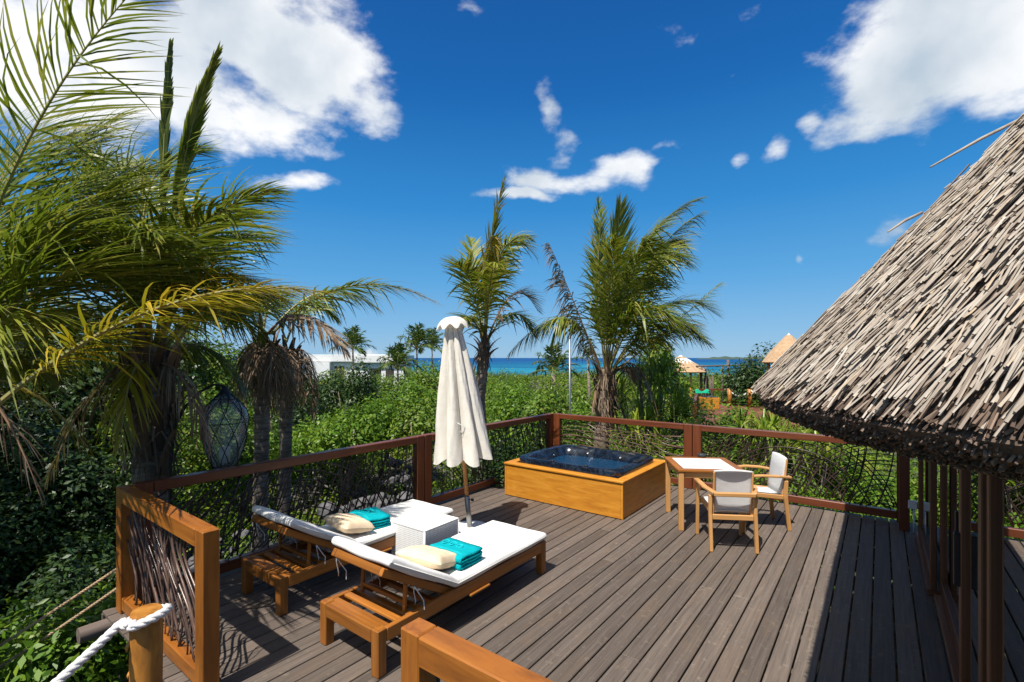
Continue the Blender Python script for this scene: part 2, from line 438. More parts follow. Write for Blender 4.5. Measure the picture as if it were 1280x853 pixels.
def ground_mat():
    m, nt, b = mat('ground')
    tc = nt.nodes.new('ShaderNodeTexCoord')
    f = noise(nt, tc.outputs['Object'], .9, 7, .6); f2 = noise(nt, tc.outputs['Object'], 6, 6, .65)
    c = ramp(nt, f, [(0.36, (.022, .036, .008)), (0.54, (.05, .052, .024)), (0.70, (.16, .15, .14))])
    c = mixc(nt, ramp(nt, f2, [(0.4, (0, 0, 0)), (0.7, (.7, .7, .7))]), c, (.06, .05, .035))
    nt.links.new(c, b.inputs['Base Color']); b.inputs['Roughness'].default_value = .95
    bump(nt, b, f2, 1.0, .08)
    return m


M['ground'] = ground_mat()

# ------------------------------------------------------------------ mesh helpers
class MB:
    def __init__(s):
        s.v, s.f, s.g, s.t, s.mi = [], [], [], [], []

    def add(s, vs, fs, gs=None, ts=None, mi=0):
        o = len(s.v); s.v += [tuple(p) for p in vs]; s.f += [tuple(i + o for i in f) for f in fs]
        s.g += list(gs) if gs is not None else [tuple(p) for p in vs]
        s.t += list(ts) if ts is not None else [0.0] * len(vs)
        s.mi += [mi] * len(fs)

    def box(s, c, size, rot=None, b=.004, mi=0):
        hx, hy, hz = size[0] / 2, size[1] / 2, size[2] / 2
        b = min(b, hx * .45, hy * .45, hz * .45)
        vs, idx = [], {}
        for sx in (-1, 1):
            for sy in (-1, 1):
                for sz in (-1, 1):
                    for a in range(3):
                        p = [sx * (hx - b), sy * (hy - b), sz * (hz - b)]
                        p[a] += (sx, sy, sz)[a] * b
                        idx[(sx, sy, sz, a)] = len(vs); vs.append(p)
        fs = []
        S = (-1, 1)
        for a in range(3):
            o1, o2 = (a + 1) % 3, (a + 2) % 3
            for sg in S:
                q = []
                for (p1, p2) in ((-1, -1), (1, -1), (1, 1), (-1, 1)):
                    k = [0, 0, 0]; k[a] = sg; k[o1] = p1; k[o2] = p2; q.append(idx[(*k, a)])
                fs.append(q if sg > 0 else q[::-1])
        for a in range(3):
            o1, o2 = (a + 1) % 3, (a + 2) % 3
            for s1 in S:
                for s2 in S:
                    k0 = [0, 0, 0]; k1 = [0, 0, 0]
                    k0[a] = -1; k1[a] = 1; k0[o1] = k1[o1] = s1; k0[o2] = k1[o2] = s2
                    q = [idx[(*k0, o1)], idx[(*k1, o1)], idx[(*k1, o2)], idx[(*k0, o2)]]
                    fs.append(q if s1 * s2 < 0 else q[::-1])
        for sx in S:
            for sy in S:
                for sz in S:
                    q = [idx[(sx, sy, sz, 0)], idx[(sx, sy, sz, 1)], idx[(sx, sy, sz, 2)]]
                    fs.append(q if sx * sy * sz > 0 else q[::-1])
        ax = sorted(range(3), key=lambda i: -size[i])
        off = (random.uniform(0, 50), random.uniform(0, 50), random.uniform(0, 50))
        gs = [(p[ax[0]] + off[0], p[ax[1]] + off[1], p[ax[2]] + off[2]) for p in vs]
        c = Vector(c)
        out = [c + (rot @ Vector(p) if rot else Vector(p)) for p in vs]
        s.add(out, fs, gs, None, mi)

    def beam(s, p, q, w, h, up=(0, 0, 1), b=.004, mi=0):
        """box from p to q; w across, h along up"""
        p, q, up = Vector(p), Vector(q), Vector(up)
        x = (q - p); ln = x.length; x.normalize(); y = up.cross(x).normalized(); z = x.cross(y)
        s.box((p + q) / 2, (ln, w, h), Matrix((x, y, z)).transposed(), b, mi)

    def tube(s, pts, r, n=6, cap=True, mi=0, ts=None):
        pts = [Vector(p) for p in pts]; k = len(pts)
        rs = r if isinstance(r, (list, tuple)) else [r] * k
        t0 = (pts[1] - pts[0]).normalized()
        nv = t0.orthogonal().normalized(); vs, gs, tt = [], [], []
        off = random.uniform(0, 90); ln = 0
        for i in range(k):
            t = (pts[min(i + 1, k - 1)] - pts[max(i - 1, 0)]).normalized()
            nv = (nv - t * nv.dot(t)); nv = nv.normalized() if nv.length > 1e-6 else t.orthogonal().normalized()
            bv = t.cross(nv)
            if i: ln += (pts[i] - pts[i - 1]).length
            for j in range(n):
                a = 2 * math.pi * j / n
                d = nv * math.cos(a) + bv * math.sin(a)
                vs.append(pts[i] + d * rs[i]); gs.append((ln + off, math.cos(a) * rs[i] + off, math.sin(a) * rs[i]))
                tt.append(ts[i] if ts else 0.0)
        fs = [(i * n + j, i * n + (j + 1) % n, (i + 1) * n + (j + 1) % n, (i + 1) * n + j) for i in range(k - 1) for j in range(n)]
        if cap: fs += [tuple(range(n - 1, -1, -1)), tuple((k - 1) * n + j for j in range(n))]
        s.add(vs, fs, gs, tt, mi)

    def lathe(s, c, prof, n=24, wob=None, mi=0, axis=None):
        c = Vector(c); vs, gs = [], []
        off = random.uniform(0, 30)
        for (r, z) in prof:
            for j in range(n):
                a = 2 * math.pi * j / n
                k = wob(a, r, z) if wob else 1
                p = Vector((r * k * math.cos(a), r * k * math.sin(a), z))
                if axis: p = axis @ p
                vs.append(c + p); gs.append((z + off, r * math.cos(a), r * math.sin(a)))
        k = len(prof)
        fs = [(i * n + j, i * n + (j + 1) % n, (i + 1) * n + (j + 1) % n, (i + 1) * n + j) for i in range(k - 1) for j in range(n)]
        if prof[0][0] > 1e-4: fs.append(tuple(range(n - 1, -1, -1)))
        if prof[-1][0] > 1e-4: fs.append(tuple((k - 1) * n + j for j in range(n)))
        s.add(vs, fs, gs, None, mi)

    def grid(s, fn, nu, nv, mi=0, flip=False):
        vs = [fn(i / nu, j / nv) for i in range(nu + 1) for j in range(nv + 1)]
        k = nv + 1
        fs = [(i * k + j, (i + 1) * k + j, (i + 1) * k + j + 1, i * k + j + 1) for i in range(nu) for j in range(nv)]
        if flip: fs = [f[::-1] for f in fs]
        s.add(vs, fs, None, None, mi)

    def build(s, name, mats, parent=None, smooth=False):
        me = bpy.data.meshes.new(name); me.from_pydata(s.v, [], s.f)
        for m in (mats if isinstance(mats, (list, tuple)) else [mats]): me.materials.append(m)
        a = me.attributes.new('gc', 'FLOAT_VECTOR', 'POINT'); a.data.foreach_set('vector', np.array(s.g, dtype=np.float32).ravel())
        a = me.attributes.new('tip', 'FLOAT', 'POINT'); a.data.foreach_set('value', np.array(s.t, dtype=np.float32))
        me.polygons.foreach_set('material_index', np.array(s.mi, dtype=np.int32))
        if smooth: me.polygons.foreach_set('use_smooth', np.ones(len(me.polygons), dtype=bool))
        me.update()
        o = bpy.data.objects.new(name, me); col.objects.link(o)
        if parent is not None:
            o.parent = parent; o.matrix_parent_inverse = Matrix.Translation(parent.location).inverted() if parent.get('world_parts') else Matrix.Identity(4)
        return o


def tag(o, label=None, cat=None, group=None, kind=None):
    for k, v in (('label', label), ('category', cat), ('group', group), ('kind', kind)):
        if v: o[k] = v
    return o


def thing(name, loc, label, cat, group=None, rz=0):
    """An Empty at the thing's base; parts are given in the thing's own coordinates."""
    o = bpy.data.objects.new(name, None); col.objects.link(o); o.location = loc; o.rotation_euler = (0, 0, rz)
    o.empty_display_size = .2
    return tag(o, label, cat, group)


def copy_thing(o, label=None, parent=None):
    c = o.copy(); col.objects.link(c)
    if parent is not None: c.parent = parent
    if label: c['label'] = label
    for ch in list(o.children): copy_thing(ch, None, c)
    return c


def smooth_edges(o, ang=40):
    for p in o.data.polygons: p.use_smooth = True
    try: o.data.set_sharp_from_angle(angle=R(ang))
    except Exception: pass
    return o


def leaf_mesh(name, C, D, W, m, parent=None, fold=.12, tint=None):
    """C centres, D length vectors (full), W width vectors (full): kite-shaped leaves"""
    n = len(C); nrm = np.cross(D, W); nl = np.linalg.norm(nrm, axis=1, keepdims=True) + 1e-9; nrm /= nl
    wl = np.linalg.norm(W, axis=1, keepdims=True)
    v = np.empty((n, 4, 3), np.float32)
    v[:, 0] = C - D * .5; v[:, 2] = C + D * .5
    v[:, 1] = C + W * .5 - D * .05 + nrm * wl * fold; v[:, 3] = C - W * .5 - D * .05 + nrm * wl * fold
    me = bpy.data.meshes.new(name)
    me.vertices.add(n * 4); me.vertices.foreach_set('co', v.ravel())
    me.loops.add(n * 4); me.loops.foreach_set('vertex_index', np.arange(n * 4, dtype=np.int32))
    me.polygons.add(n); me.polygons.foreach_set('loop_start', np.arange(0, n * 4, 4, dtype=np.int32))
    me.update(calc_edges=True); me.materials.append(m)
    if tint is not None: me.attributes.new('tint', 'FLOAT', 'FACE').data.foreach_set('value', tint.astype(np.float32))
    o = bpy.data.objects.new(name, me); col.objects.link(o)
    if parent is not None: o.parent = parent
    return o


def bush_leaves(c, rad, h, n, size, blobs=9, aspect=2.2, fill=.55, flat=.5):
    """leaf arrays of one bush: a lumpy dome of leaf clumps standing on c"""
    bc = rng.normal(size=(blobs, 3)); bc /= np.linalg.norm(bc, axis=1, keepdims=True)
    bc *= rng.uniform(.25, .72, (blobs, 1)); bc[:, 2] = np.abs(bc[:, 2]) * 1.0
    br = rng.uniform(.26, .46, blobs)
    k = rng.integers(0, blobs, n)
    d = rng.normal(size=(n, 3)); d /= np.linalg.norm(d, axis=1, keepdims=True)
    rr = rng.uniform(fill, 1.12, (n, 1))
    p = bc[k] + d * rr * br[k][:, None]
    p[:, 2] = np.maximum(p[:, 2], rng.uniform(0, .12, n))
    p[:, 2] /= np.percentile(p[:, 2], 99.3) + 1e-6; p[:, :2] /= np.percentile(np.abs(p[:, :2]), 97.5) + 1e-6
    P = p * np.array([rad, rad, h]) + np.array(c)
    nr = d + rng.normal(size=(n, 3)) * .55 + np.array([0, 0, flat])
    ld = np.cross(nr, rng.normal(size=(n, 3))); ld /= np.linalg.norm(ld, axis=1, keepdims=True) + 1e-9
    ld[:, 2] -= .15
    wd = np.cross(nr, ld); wd /= np.linalg.norm(wd, axis=1, keepdims=True) + 1e-9
    s = size * rng.uniform(.6, 1.3, (n, 1))
    return P, ld * s, wd * s / aspect


# ------------------------------------------------------------------ terrain, sea, sky-line
def ground_z(x, y):
    d = math.hypot(x, y)
    z = -2.0 - .017 * max(0, d - 12) - .15 * max(0, d - 146)
    return z + .16 * math.sin(x * .9 + 1.3 * math.sin(y * .5)) * math.cos(y * .8) + .3 * math.sin(x * .13 + y * .09)


def make_ground():
    mb = MB(); xs = []
    rad = [0, 2, 4] + [4 + 1.2 * i for i in range(1, 16)] + [22 * 1.14 ** i for i in range(1, 20)]
    n = 120; vs = []; fs = []
    for i, r in enumerate(rad):
        for j in range(n):
            a = 2 * math.pi * j / n
            x, y = r * math.cos(a), r * math.sin(a); vs.append((x, y, ground_z(x, y)))
    for i in range(len(rad) - 1):
        for j in range(n):
            fs.append((i * n + j, (i + 1) * n + j, (i + 1) * n + (j + 1) % n, i * n + (j + 1) % n))
    mb.add(vs, fs); tag(mb.build('ground', M['ground'], smooth=True), kind='structure')
    mb = MB(); n = 64; vs = [(0, 0, -6)] + [(r * math.cos(2 * math.pi * j / n), r * math.sin(2 * math.pi * j / n), -6) for r in (400, 3000, 25000) for j in range(n)]
    fs = [(0, 1 + j, 1 + (j + 1) % n) for j in range(n)] + [(1 + i * n + j, 1 + (i + 1) * n + j, 1 + (i + 1) * n + (j + 1) % n, 1 + i * n + (j + 1) % n) for i in range(2) for j in range(n)]
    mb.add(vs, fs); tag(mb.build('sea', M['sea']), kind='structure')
    # the far shore: a low wooded point on the horizon
    mb = MB(); d = 2600
    def fn(a, b):
        u = 868 + 140 * a; p = at(u, HY, d + 250 * b)
        hh = 13 * (1 - abs(2 * b - 1)) * (min(1, a * 6)) * (.75 + .25 * math.sin(a * 40) * math.sin(a * 17))
        return Vector((p.x, p.y, -6.2 + hh * 1.35))
    mb.grid(fn, 60, 4)
    tag(mb.build('hills', simple('far_wood', (.035, .06, .04), .9, var=(.06, .09, .06), scale=.02)), kind='structure')


make_ground()

# ------------------------------------------------------------------ deck
DX0, DX1, DY0, DY1 = -5.17, .36, 1.14, 8.0
def make_deck():
    mb = MB(); g0 = -.328; p = .1415
    k = -34
    while g0 + k * p + p < DX1 + .6:
        x0 = g0 + k * p; x1 = x0 + p - .0115
        if x1 > DX0:
            x0 = max(x0, DX0)
            # boards run the whole deck with a butt joint somewhere along
            cut = random.choice((3.2, 4.6, 5.4, 6.3)) if x0 < -.7 else 99
            segs = [(DY0, DY1)] if cut > 20 else [(DY0, cut - .002), (cut + .002, DY1)]
            for y0, y1 in segs:
                mb.box(((x0 + x1) / 2, (y0 + y1) / 2, -.014 + random.uniform(-.001, .001)), (x1 - x0, y1 - y0, .028), None, .004)
        k += 1
    for y in np.arange(DY0 + .15, DY1, .5): mb.box(((DX0 + DX1) / 2, y, -.10), (DX1 - DX0 - .08, .05, .13), None, .003)
    mb.box((DX0 + .02, (DY0 + DY1) / 2, -.13), (.04, DY1 - DY0, .2), None, .003)
    mb.box(((DX0 + DX1) / 2, DY1 - .02, -.14), (DX1 - DX0 - .1, .04, .2), None, .003)
    tag(mb.build('deck', M['deck']), kind='structure')
    mb = MB()
    for i in range(18):
        y = 1.06 - i * .15; mb.box((-2.15, y, -.03 - .0 * i), (1.5, .14, .03), None, .004)
    tag(mb.build('walkway', M['grey_log']), kind='structure')


make_deck()

# ------------------------------------------------------------------ railings of woven branches
def arcs(mb, W, H, place, fams, r=.008, wob=.006, seg=.07):
    for (cx, cy, r0, r1, dr) in fams:
        rr = r0
        while rr < r1:
            n = max(8, int(2 * math.pi * rr / seg)); run = []; ph = random.uniform(0, 6); dz = random.uniform(-.022, .022)
            tt = r * random.uniform(.75, 1.35); ex = random.uniform(.98, 1.04); f = random.choice((2, 3, 4))
            jx, jy = random.gauss(0, .01), random.gauss(0, .01)
            for i in range(n + 1):
                a = 2 * math.pi * i / n
                q = rr + wob * math.sin(a * f + ph)
                x, y = cx + jx + q * ex * math.cos(a), cy + jy + q * math.sin(a)
                if -.01 < x < W + .01 and -.01 < y < H + .01: run.append(place(x, y, dz))
                else:
                    if len(run) > 2: mb.tube(run, tt, 5, True)
                    run = []
            if len(run) > 2: mb.tube(run, tt, 5, True)
            rr += dr * random.uniform(.8, 1.2)


def waves(mb, W, H, place, n, amp, horizontal, r=.008, slope=0.0):
    for i in range(n):
        L_ = W if horizontal else H; T_ = H if horizontal else W
        b0 = T_ * ((i + .5) / n) + random.gauss(0, .012); ph = random.uniform(-.5, .5) + i * .05; dz = random.uniform(-.02, .02); tt = r * random.uniform(.7, 1.35)
        k = 20; a = amp * random.uniform(.6, 1.3); run = []
        sl = slope * random.uniform(.7, 1.2)
        for j in range(k + 1):
            t = j / k; o = b0 + a * math.sin(t * 5.2 + ph) + .3 * a * math.sin(t * 11 + ph * 3) + sl * (t - .5)
            if 0 < o < T_: run.append(place(*((t * L_, o) if horizontal else (o, t * L_)), dz))
            elif len(run) > 2: mb.tube(run, tt, 5, True); run = []
            else: run = []
        if len(run) > 2: mb.tube(run, tt, 5, True)


def rail_panel(p, q, label, weave, wood_m=None, h=1.03, tw='twig', stile=.13, top=.09, group='framed railing panels around the deck', shelf=None):
    """one framed panel from p to q (xy): two posts, top and bottom rail, woven branches between"""
    p, q = Vector((*p, 0)), Vector((*q, 0)); W = (q - p).length; d = (q - p).normalized(); nrm = Vector((-d.y, d.x, 0))
    wood_m = wood_m or M['rail_wood']
    t = thing('railing_panel', p, label, 'railing', group)
    for s in (0, 1):
        mb = MB(); c = d * (stile / 2 if s == 0 else W - stile / 2)
        mb.beam(c, c + Vector((0, 0, h - (0 if s < 2 else 0))), .10, stile, up=d, b=.006); mb.build('post', wood_m, t)
    mb = MB(); a = d * (stile + .001); b = d * (W - stile - .001); z = Vector((0, 0, h - top / 2 - .002))
    mb.beam(a + z, b + z, .105, top, b=.006); mb.build('top_rail', wood_m, t)
    mb = MB(); z = Vector((0, 0, .085)); mb.beam(a + z, b + z, .085, .10, b=.006); mb.build('bottom_rail', wood_m, t)
    mb = MB(); w, hh = W - 2 * stile, h - top - .135
    pl = lambda x, y, dz: d * (stile + x) + Vector((0, 0, .135 + y)) + nrm * dz
    weave(mb, w, hh, pl); mb.build('woven_branches', M[tw], t, True)
    return t


def w_left1(mb, w, h, pl):
    arcs(mb, w, h, pl, [(-.1, 1.0, .15, 3.6, .075), (w * .42, -.45, .25, 1.5, .075), (w * 1.0, -.15, .12, 2.5, .075)], .0068)


def w_left2(mb, w, h, pl):
    arcs(mb, w, h, pl, [(.0, -.1, .12, 3.2, .08), (w * .55, 1.3, .3, 1.6, .085)], .0062)
    waves(mb, w, h, pl, 34, .05, False, .0062, .1)


def w_far1(mb, w, h, pl):
    waves(mb, w, h, pl, 15, .055, True, .0075, -.05)
    arcs(mb, w, h, pl, [(w * .1, -.2, .2, 1.3, .11), (w * .95, 1.15, .2, 1.2, .13)], .008)


def w_far2(mb, w, h, pl):
    arcs(mb, w, h, pl, [(w * .95, -.1, .10, 2.6, .065), (w * .5, -.3, .2, 1.3, .07), (.0, .9, .2, 2.4, .08)], .0068)


def w_front(mb, w, h, pl):
    waves(mb, w, h, pl, 21, .10, False, .0066, -.46)
    waves(mb, w, h, pl, 9, .06, False, .0055, -.12)
    waves(mb, w, h, pl, 9, .12, False, .005, .15)


def make_railings():
    rail_panel((-5.05, 1.33), (-5.05, 4.585), 'long dark railing panel of arched branches beside the shaded lounger', w_left1)
    rail_panel((-5.05, 4.595), (-5.05, 7.90), 'dark railing panel behind the closed parasol running to the far corner', w_left2)
    rail_panel((-5.0, 7.95), (-2.395, 7.95), 'sunlit railing panel of wavy pale branches behind the hot tub', w_far1, tw='twig_pale')
    rail_panel((-2.385, 7.95), (.30, 7.95), 'railing panel of arched branches behind the white chairs, ending under the thatch', w_far2)
    rail_panel((-5.06, 1.26), (-3.30, 1.26), 'golden brown panel with upright wavy twigs beside the log post', w_front, M['rail_gold'], 1.03, 'twig_pale', .12, .115)
    t = rail_panel((-1.505, 1.30), (1.3, 1.30), 'golden rail with square post in front of the near lounger', w_front, M['rail_gold'], 1.04, 'twig', .105, .115)


make_railings()

# ------------------------------------------------------------------ log post, ropes, bearer log
def twist_rope(mb, pts, r, turns_per_m=14, n=3):
    """three-strand laid rope"""
    pts = [Vector(p) for p in pts]; seg = []
    for i in range(len(pts) - 1):
        k = max(2, int((pts[i + 1] - pts[i]).length / .012))
        seg += [pts[i].lerp(pts[i + 1], j / k) for j in range(k)]
    seg.append(pts[-1]); ln = [0]
    for a, b in zip(seg, seg[1:]): ln.append(ln[-1] + (b - a).length)
    nv = (seg[1] - seg[0]).orthogonal().normalized()
    fr = []
    for i in range(len(seg)):
        t = (seg[min(i + 1, len(seg) - 1)] - seg[max(i - 1, 0)]).normalized(); nv = (nv - t * nv.dot(t)).normalized(); fr.append((nv.copy(), t.cross(nv)))
    for k in range(n):
        mb.tube([seg[i] + (fr[i][0] * math.cos(ln[i] * turns_per_m * 6.28 + k * 6.28 / n) + fr[i][1] * math.sin(ln[i] * turns_per_m * 6.28 + k * 6.28 / n)) * r * .5 for i in range(len(seg))], r * .56, 7)


def bez(p0, p1, p2, n):
    p0, p1, p2 = Vector(p0), Vector(p1), Vector(p2)
    return [p0 * (1 - t) ** 2 + p1 * 2 * t * (1 - t) + p2 * t * t for t in [i / n for i in range(n + 1)]]


def make_posts():
    lp = at(183, 762, 2.4); lp = Vector((lp.x, lp.y, 0)); topz = .86; r = .070
    t = thing('log_post', (lp.x, lp.y, -.01), 'peeled golden log post with white rope looped on top', 'post')
    mb = MB(); prof = [(r * 1.06, 0), (r * 1.0, .25), (r * .98, .5), (r * 1.0, .7), (r * .99, topz - .012), (r * .93, topz), (0.0001, topz + .001)]
    mb.lathe((0, 0, 0), prof, 26, lambda a, rr, z: 1 + .03 * math.sin(2 * a + z * 3) + .02 * math.sin(5 * a + z * 9)); smooth_edges(mb.build('log', M['log'], t), 50)
    mb = MB()
    for (a, z, s) in ((4.3, .70, .028), (4.0, .55, .022), (5.2, .40, .02), (4.6, .22, .025)):
        c = Vector((math.cos(a) * r * .95, math.sin(a) * r * .95, z)); mb.lathe(c, [(s, 0), (s * .9, .006), (s * .5, .014), (.0001, .016)], 12, None, 0, Vector((0, 0, 1)).rotation_difference(Vector((math.cos(a), math.sin(a), .3))).to_matrix())
    mb.build('knot', M['log'], t, True)
    # rope: loop round the post then down toward the next post
    mb = MB(); c = Vector((lp.x, lp.y, topz - .055)); loop = []
    for i in range(33):
        a = R(-60) + i / 32 * 2 * math.pi; loop.append(c + Vector((math.cos(a) * (r + .018), math.sin(a) * (r + .018), .03 * math.sin(a + 1.2) + i * .0006)))
    twist_rope(mb, loop, .021, 9)
    e = at(66, 858, 2.03); far = e + (e - at(150, 795, 2.3)).normalized() * 1.6
    s0 = c + Vector((math.cos(R(-45)) * (r + .02), math.sin(R(-45)) * (r + .02), .02))
    s1 = c + Vector((math.cos(R(-110)) * (r + .024), math.sin(R(-110)) * (r + .024), .012))
    twist_rope(mb, [s0, s1] + bez(s1, s1.lerp(e, .5) + Vector((0, 0, -.006)), e, 8)[1:] + bez(e, e.lerp(far, .5) + Vector((0, 0, -.03)), far, 6)[1:], .021, 9)
    tag(mb.build('rope', M['rope_white'], None, True), 'thick white rope tied around the log post, slanting down', 'rope')
    for (v0, z0, lab, k) in ((705, .363, 'upper tan rope slanting down from the twig panel over the bushes', 1.0), (728, .20, 'short lower tan rope below the other, vanishing into the bright bush', .75)):
        mb = MB(); a = Vector((-5.05, 1.25, z0)); b = Vector((-6.6, -.55, z0 - 1.45))
        pts = [a.lerp(b, i / 10 * k) + Vector((0, 0, -.05 * math.sin(i / 10 * 3.14))) for i in range(11)]
        twist_rope(mb, pts, .012, 14); tag(mb.build('rope', M['rope_tan'], None, True), lab, 'rope')
    mb = MB(); mb.tube([(-5.1, .98, -.125), (-5.1, 2, -.125), (-5.1, 4, -.13), (-5.1, 8, -.13)], .062, 16)
    tag(smooth_edges(mb.build('bearer_log', M['grey_log'])), 'grey round log end poking out under the deck corner', 'log')


make_posts()

# ------------------------------------------------------------------ loungers
def rounded_slab(fn, nu, nv, th, mb, er=.03):
    """cushion: top surface fn(u,v)->(pos, normal), closed with rounded rim"""
    k = nv + 1; top, bot = [], []
    prof = lambda t: math.sqrt(max(0, 1 - max(0, 1 - t / er) ** 2)) if t < er else 1
    vs = []
    for s in (1, -1):
        for i in range(nu + 1):
            for j in range(nv + 1):
                p, n, du, dv = fn(i / nu, j / nv)
                e = min(du, dv); f = prof(max(e, 0))
                vs.append(p + n * (th / 2 + s * th / 2 * f))
    N = (nu + 1) * k; fs = []
    for i in range(nu):
        for j in range(nv):
            a, b, c, d = i * k + j, (i + 1) * k + j, (i + 1) * k + j + 1, i * k + j + 1
            fs.append((a, b, c, d)); fs.append((N + d, N + c, N + b, N + a))
    ring = [i * k for i in range(nu + 1)] + [nu * k + j for j in range(1, k)] + [i * k + nv for i in range(nu - 1, -1, -1)] + [j for j in range(nv - 1, 0, -1)]
    for a, b in zip(ring, ring[1:] + ring[:1]): fs.append((b, a, N + a, N + b))
    mb.add(vs, fs)


def spread(n, L_, e):
    """parameters 0..1 clustered near both ends so that rims can be rounded"""
    xs = [0, .15 * e, .45 * e, e] ; mid = [e + (L_ - 2 * e) * i / n for i in range(1, n)]
    return [x / L_ for x in xs + mid + [L_ - e, L_ - .45 * e, L_ - .15 * e, L_]]


def make_lounger(loc, label):
    """local: x across 0..W, y from head end 0 to foot end 2, z up"""
    W, Ln, zt, leg = .68, 2.0, .31, .075
    t = thing('sun_lounger', loc, label, 'sun lounger', 'teak sun loungers on the deck')
    fm = MB()
    for x in (.019, W - .019): fm.box((x, Ln / 2, zt - .05), (.038, Ln - 2 * leg - .002, .095), None, .006)
    for y in (.02, Ln - .02): fm.box((W / 2, y, zt - .05), (W - 2 * leg - .002, .038, .095), None, .006)
    for y in (.60, 1.15): fm.box((W / 2, y, zt - .075), (W - .08, .05, .04), None, .004)
    fm.build('frame', M['teak'], t)
    for x in (leg / 2, W - leg / 2):
        for y in (leg / 2, Ln - leg / 2):
            mb = MB(); mb.box((x, y, (zt + .002) / 2), (leg, leg, zt + .002), None, .007); mb.build('leg', M['teak'], t)
    mb = MB()
    for y, w in ((.085, .085), (.205, .055), (.30, .055), (.395, .05)): mb.box((W / 2, y, zt - .018), (W - .08, w, .022), None, .004)
    mb.build('head_slats', M['teak'], t); mb = MB(); y = .80
    while y < Ln - .06: mb.box((W / 2, y, zt - .018), (W - .08, .06, .022), None, .004); y += .085
    mb.build('seat_slats', M['teak'], t)
    # raised back section
    py, ang, bl = .74, R(30.5), .755
    d = Vector((0, -math.cos(ang), math.sin(ang))); n = Vector((0, math.sin(ang), math.cos(ang))); p0 = Vector((0, py, zt - .005))
    rt = Matrix((Vector((1, 0, 0)), -d, n)).transposed()
    mb = MB()
    for x in (.062, W - .062): mb.box(p0 + Vector((x, 0, 0)) + d * bl / 2 - n * .03, (.035, bl, .055), rt, .005)
    mb.box(p0 + Vector((W / 2, 0, 0)) + d * (bl - .02) - n * .03, (W - .162, .035, .055), rt, .005)
    k = .06
    while k < bl - .06: mb.box(p0 + Vector((W / 2, 0, 0)) + d * k - n * .016, (W - .165, .055, .02), rt, .004); k += .085
    mb.build('backrest', M['teak'], t)
    mb = MB(); h = p0 + d * .46 - n * .06
    for x in (.095, W - .095): mb.beam((x, h.y, h.z), (x, .30, zt - .055), .022, .03, up=(1, 0, 0), b=.003)
    mb.box((W / 2, .30, zt - .05), (W - .23, .028, .028), None, .003)
    q = h.lerp(Vector((0, .30, zt - .055)), .55); mb.box((W / 2, q.y, q.z), (W - .214, .028, .028), None, .003)
    mb.build('back_prop', M['teak'], t)
    # cushion bent at the hinge
    th = .07; blc = bl + .01; fl = Ln - py + .005; tot = blc + fl
    us = spread(26, W + .01, .035); vs_ = spread(46, tot, .035)
    def fn(a, b):
        i = us[min(len(us) - 1, int(round(a * (len(us) - 1))))]; j = vs_[min(len(vs_) - 1, int(round(b * (len(vs_) - 1))))]
        x = -.005 + i * (W + .01); s = j * tot
        e = .07
        k = s - blc
        if k < 0:
            p = p0 + d * (-k); nn = n
        else:
            p = p0 + Vector((0, k, 0)); nn = Vector((0, 0, 1))
        w = max(0, 1 - abs(k) / e); nn = (n * (.5 if k >= 0 else 1 - .5 * w) + Vector((0, 0, 1)) * (.5 if k < 0 else 1 - .5 * w)).normalized() if w > 0 else nn
        puff = .006 * math.sin(s * 9 + x * 3) * math.sin(x * 11 + 1)
        return Vector((x, p.y, p.z + .009)) + nn * puff, nn, min(i, 1 - i) * (W + .01), min(j, 1 - j) * tot
    mb = MB(); rounded_slab(fn, len(us) - 1, len(vs_) - 1, th, mb)
    cu = smooth_edges(mb.build('cushion', M['cushion'], t), 60)
    mb = MB()
    for x in (-.006, W + .006):   # seam piping along both long edges
        mb.tube([Vector((x, (p0 + d * (blc - .03)).y, (p0 + d * (blc - .03)).z)) + n * .045, Vector((x, py, p0.z)) + (n + Vector((0, 0, 1))).normalized() * .048, Vector((x, Ln - .03, zt + .042))], .0035, 5)
    mb.build('piping', M['piping'], cu, True)
    mb = MB()
    for x, k in ((.05, .70), (W - .04, .42), (.06, .35)):
        b = p0 + d * k - n * .06 + Vector((x, 0, 0))
        mb = MB()
        for s in (-1, 1): mb.tube([b, b + Vector((.03 * s, .02, -.05)), b + Vector((.02 * s, .05 + .02 * s, -.12)), b + Vector((.05 * s, .05, -.17))], .004, 5)
        mb.build('tie', M['piping'], cu, True)
    # sliding tray handle under the side rail
    mb = MB(); mb.box((W + .008, 1.0, zt - .10), (.03, .24, .018), None, .004); mb.build('tray_runner', M['teak'], t)
    return t


def make_pillow(loc, rot, label, sx=.46, sy=.31, th=.13):
    mb = MB(); n = 22
    for s in (1, -1):
        def fn(a, b, s=s):
            x, y = 2 * a - 1, 2 * b - 1
            prof = max(0, (1 - x ** 4)) ** .5 * max(0, (1 - y ** 4)) ** .5
            pin = 1 - .07 * (1 - x * x) * abs(y) ** 3; pin2 = 1 - .07 * (1 - y * y) * abs(x) ** 3
            wr = .004 * math.sin(14 * x + 4 * y) * prof * (1 - prof) * 3 + .003 * math.sin(9 * y - 5 * x) * prof
            return Vector((x * sx / 2 * pin2, y * sy / 2 * pin, s * (th / 2 * prof ** .8) + wr))
        mb.grid(fn, n, n, flip=(s < 0))
    o = mb.build('pillow', M['pillow'], None, True)
    o.location = loc; o.rotation_euler = rot
    return tag(o, label, 'pillow', 'pillows on the loungers')


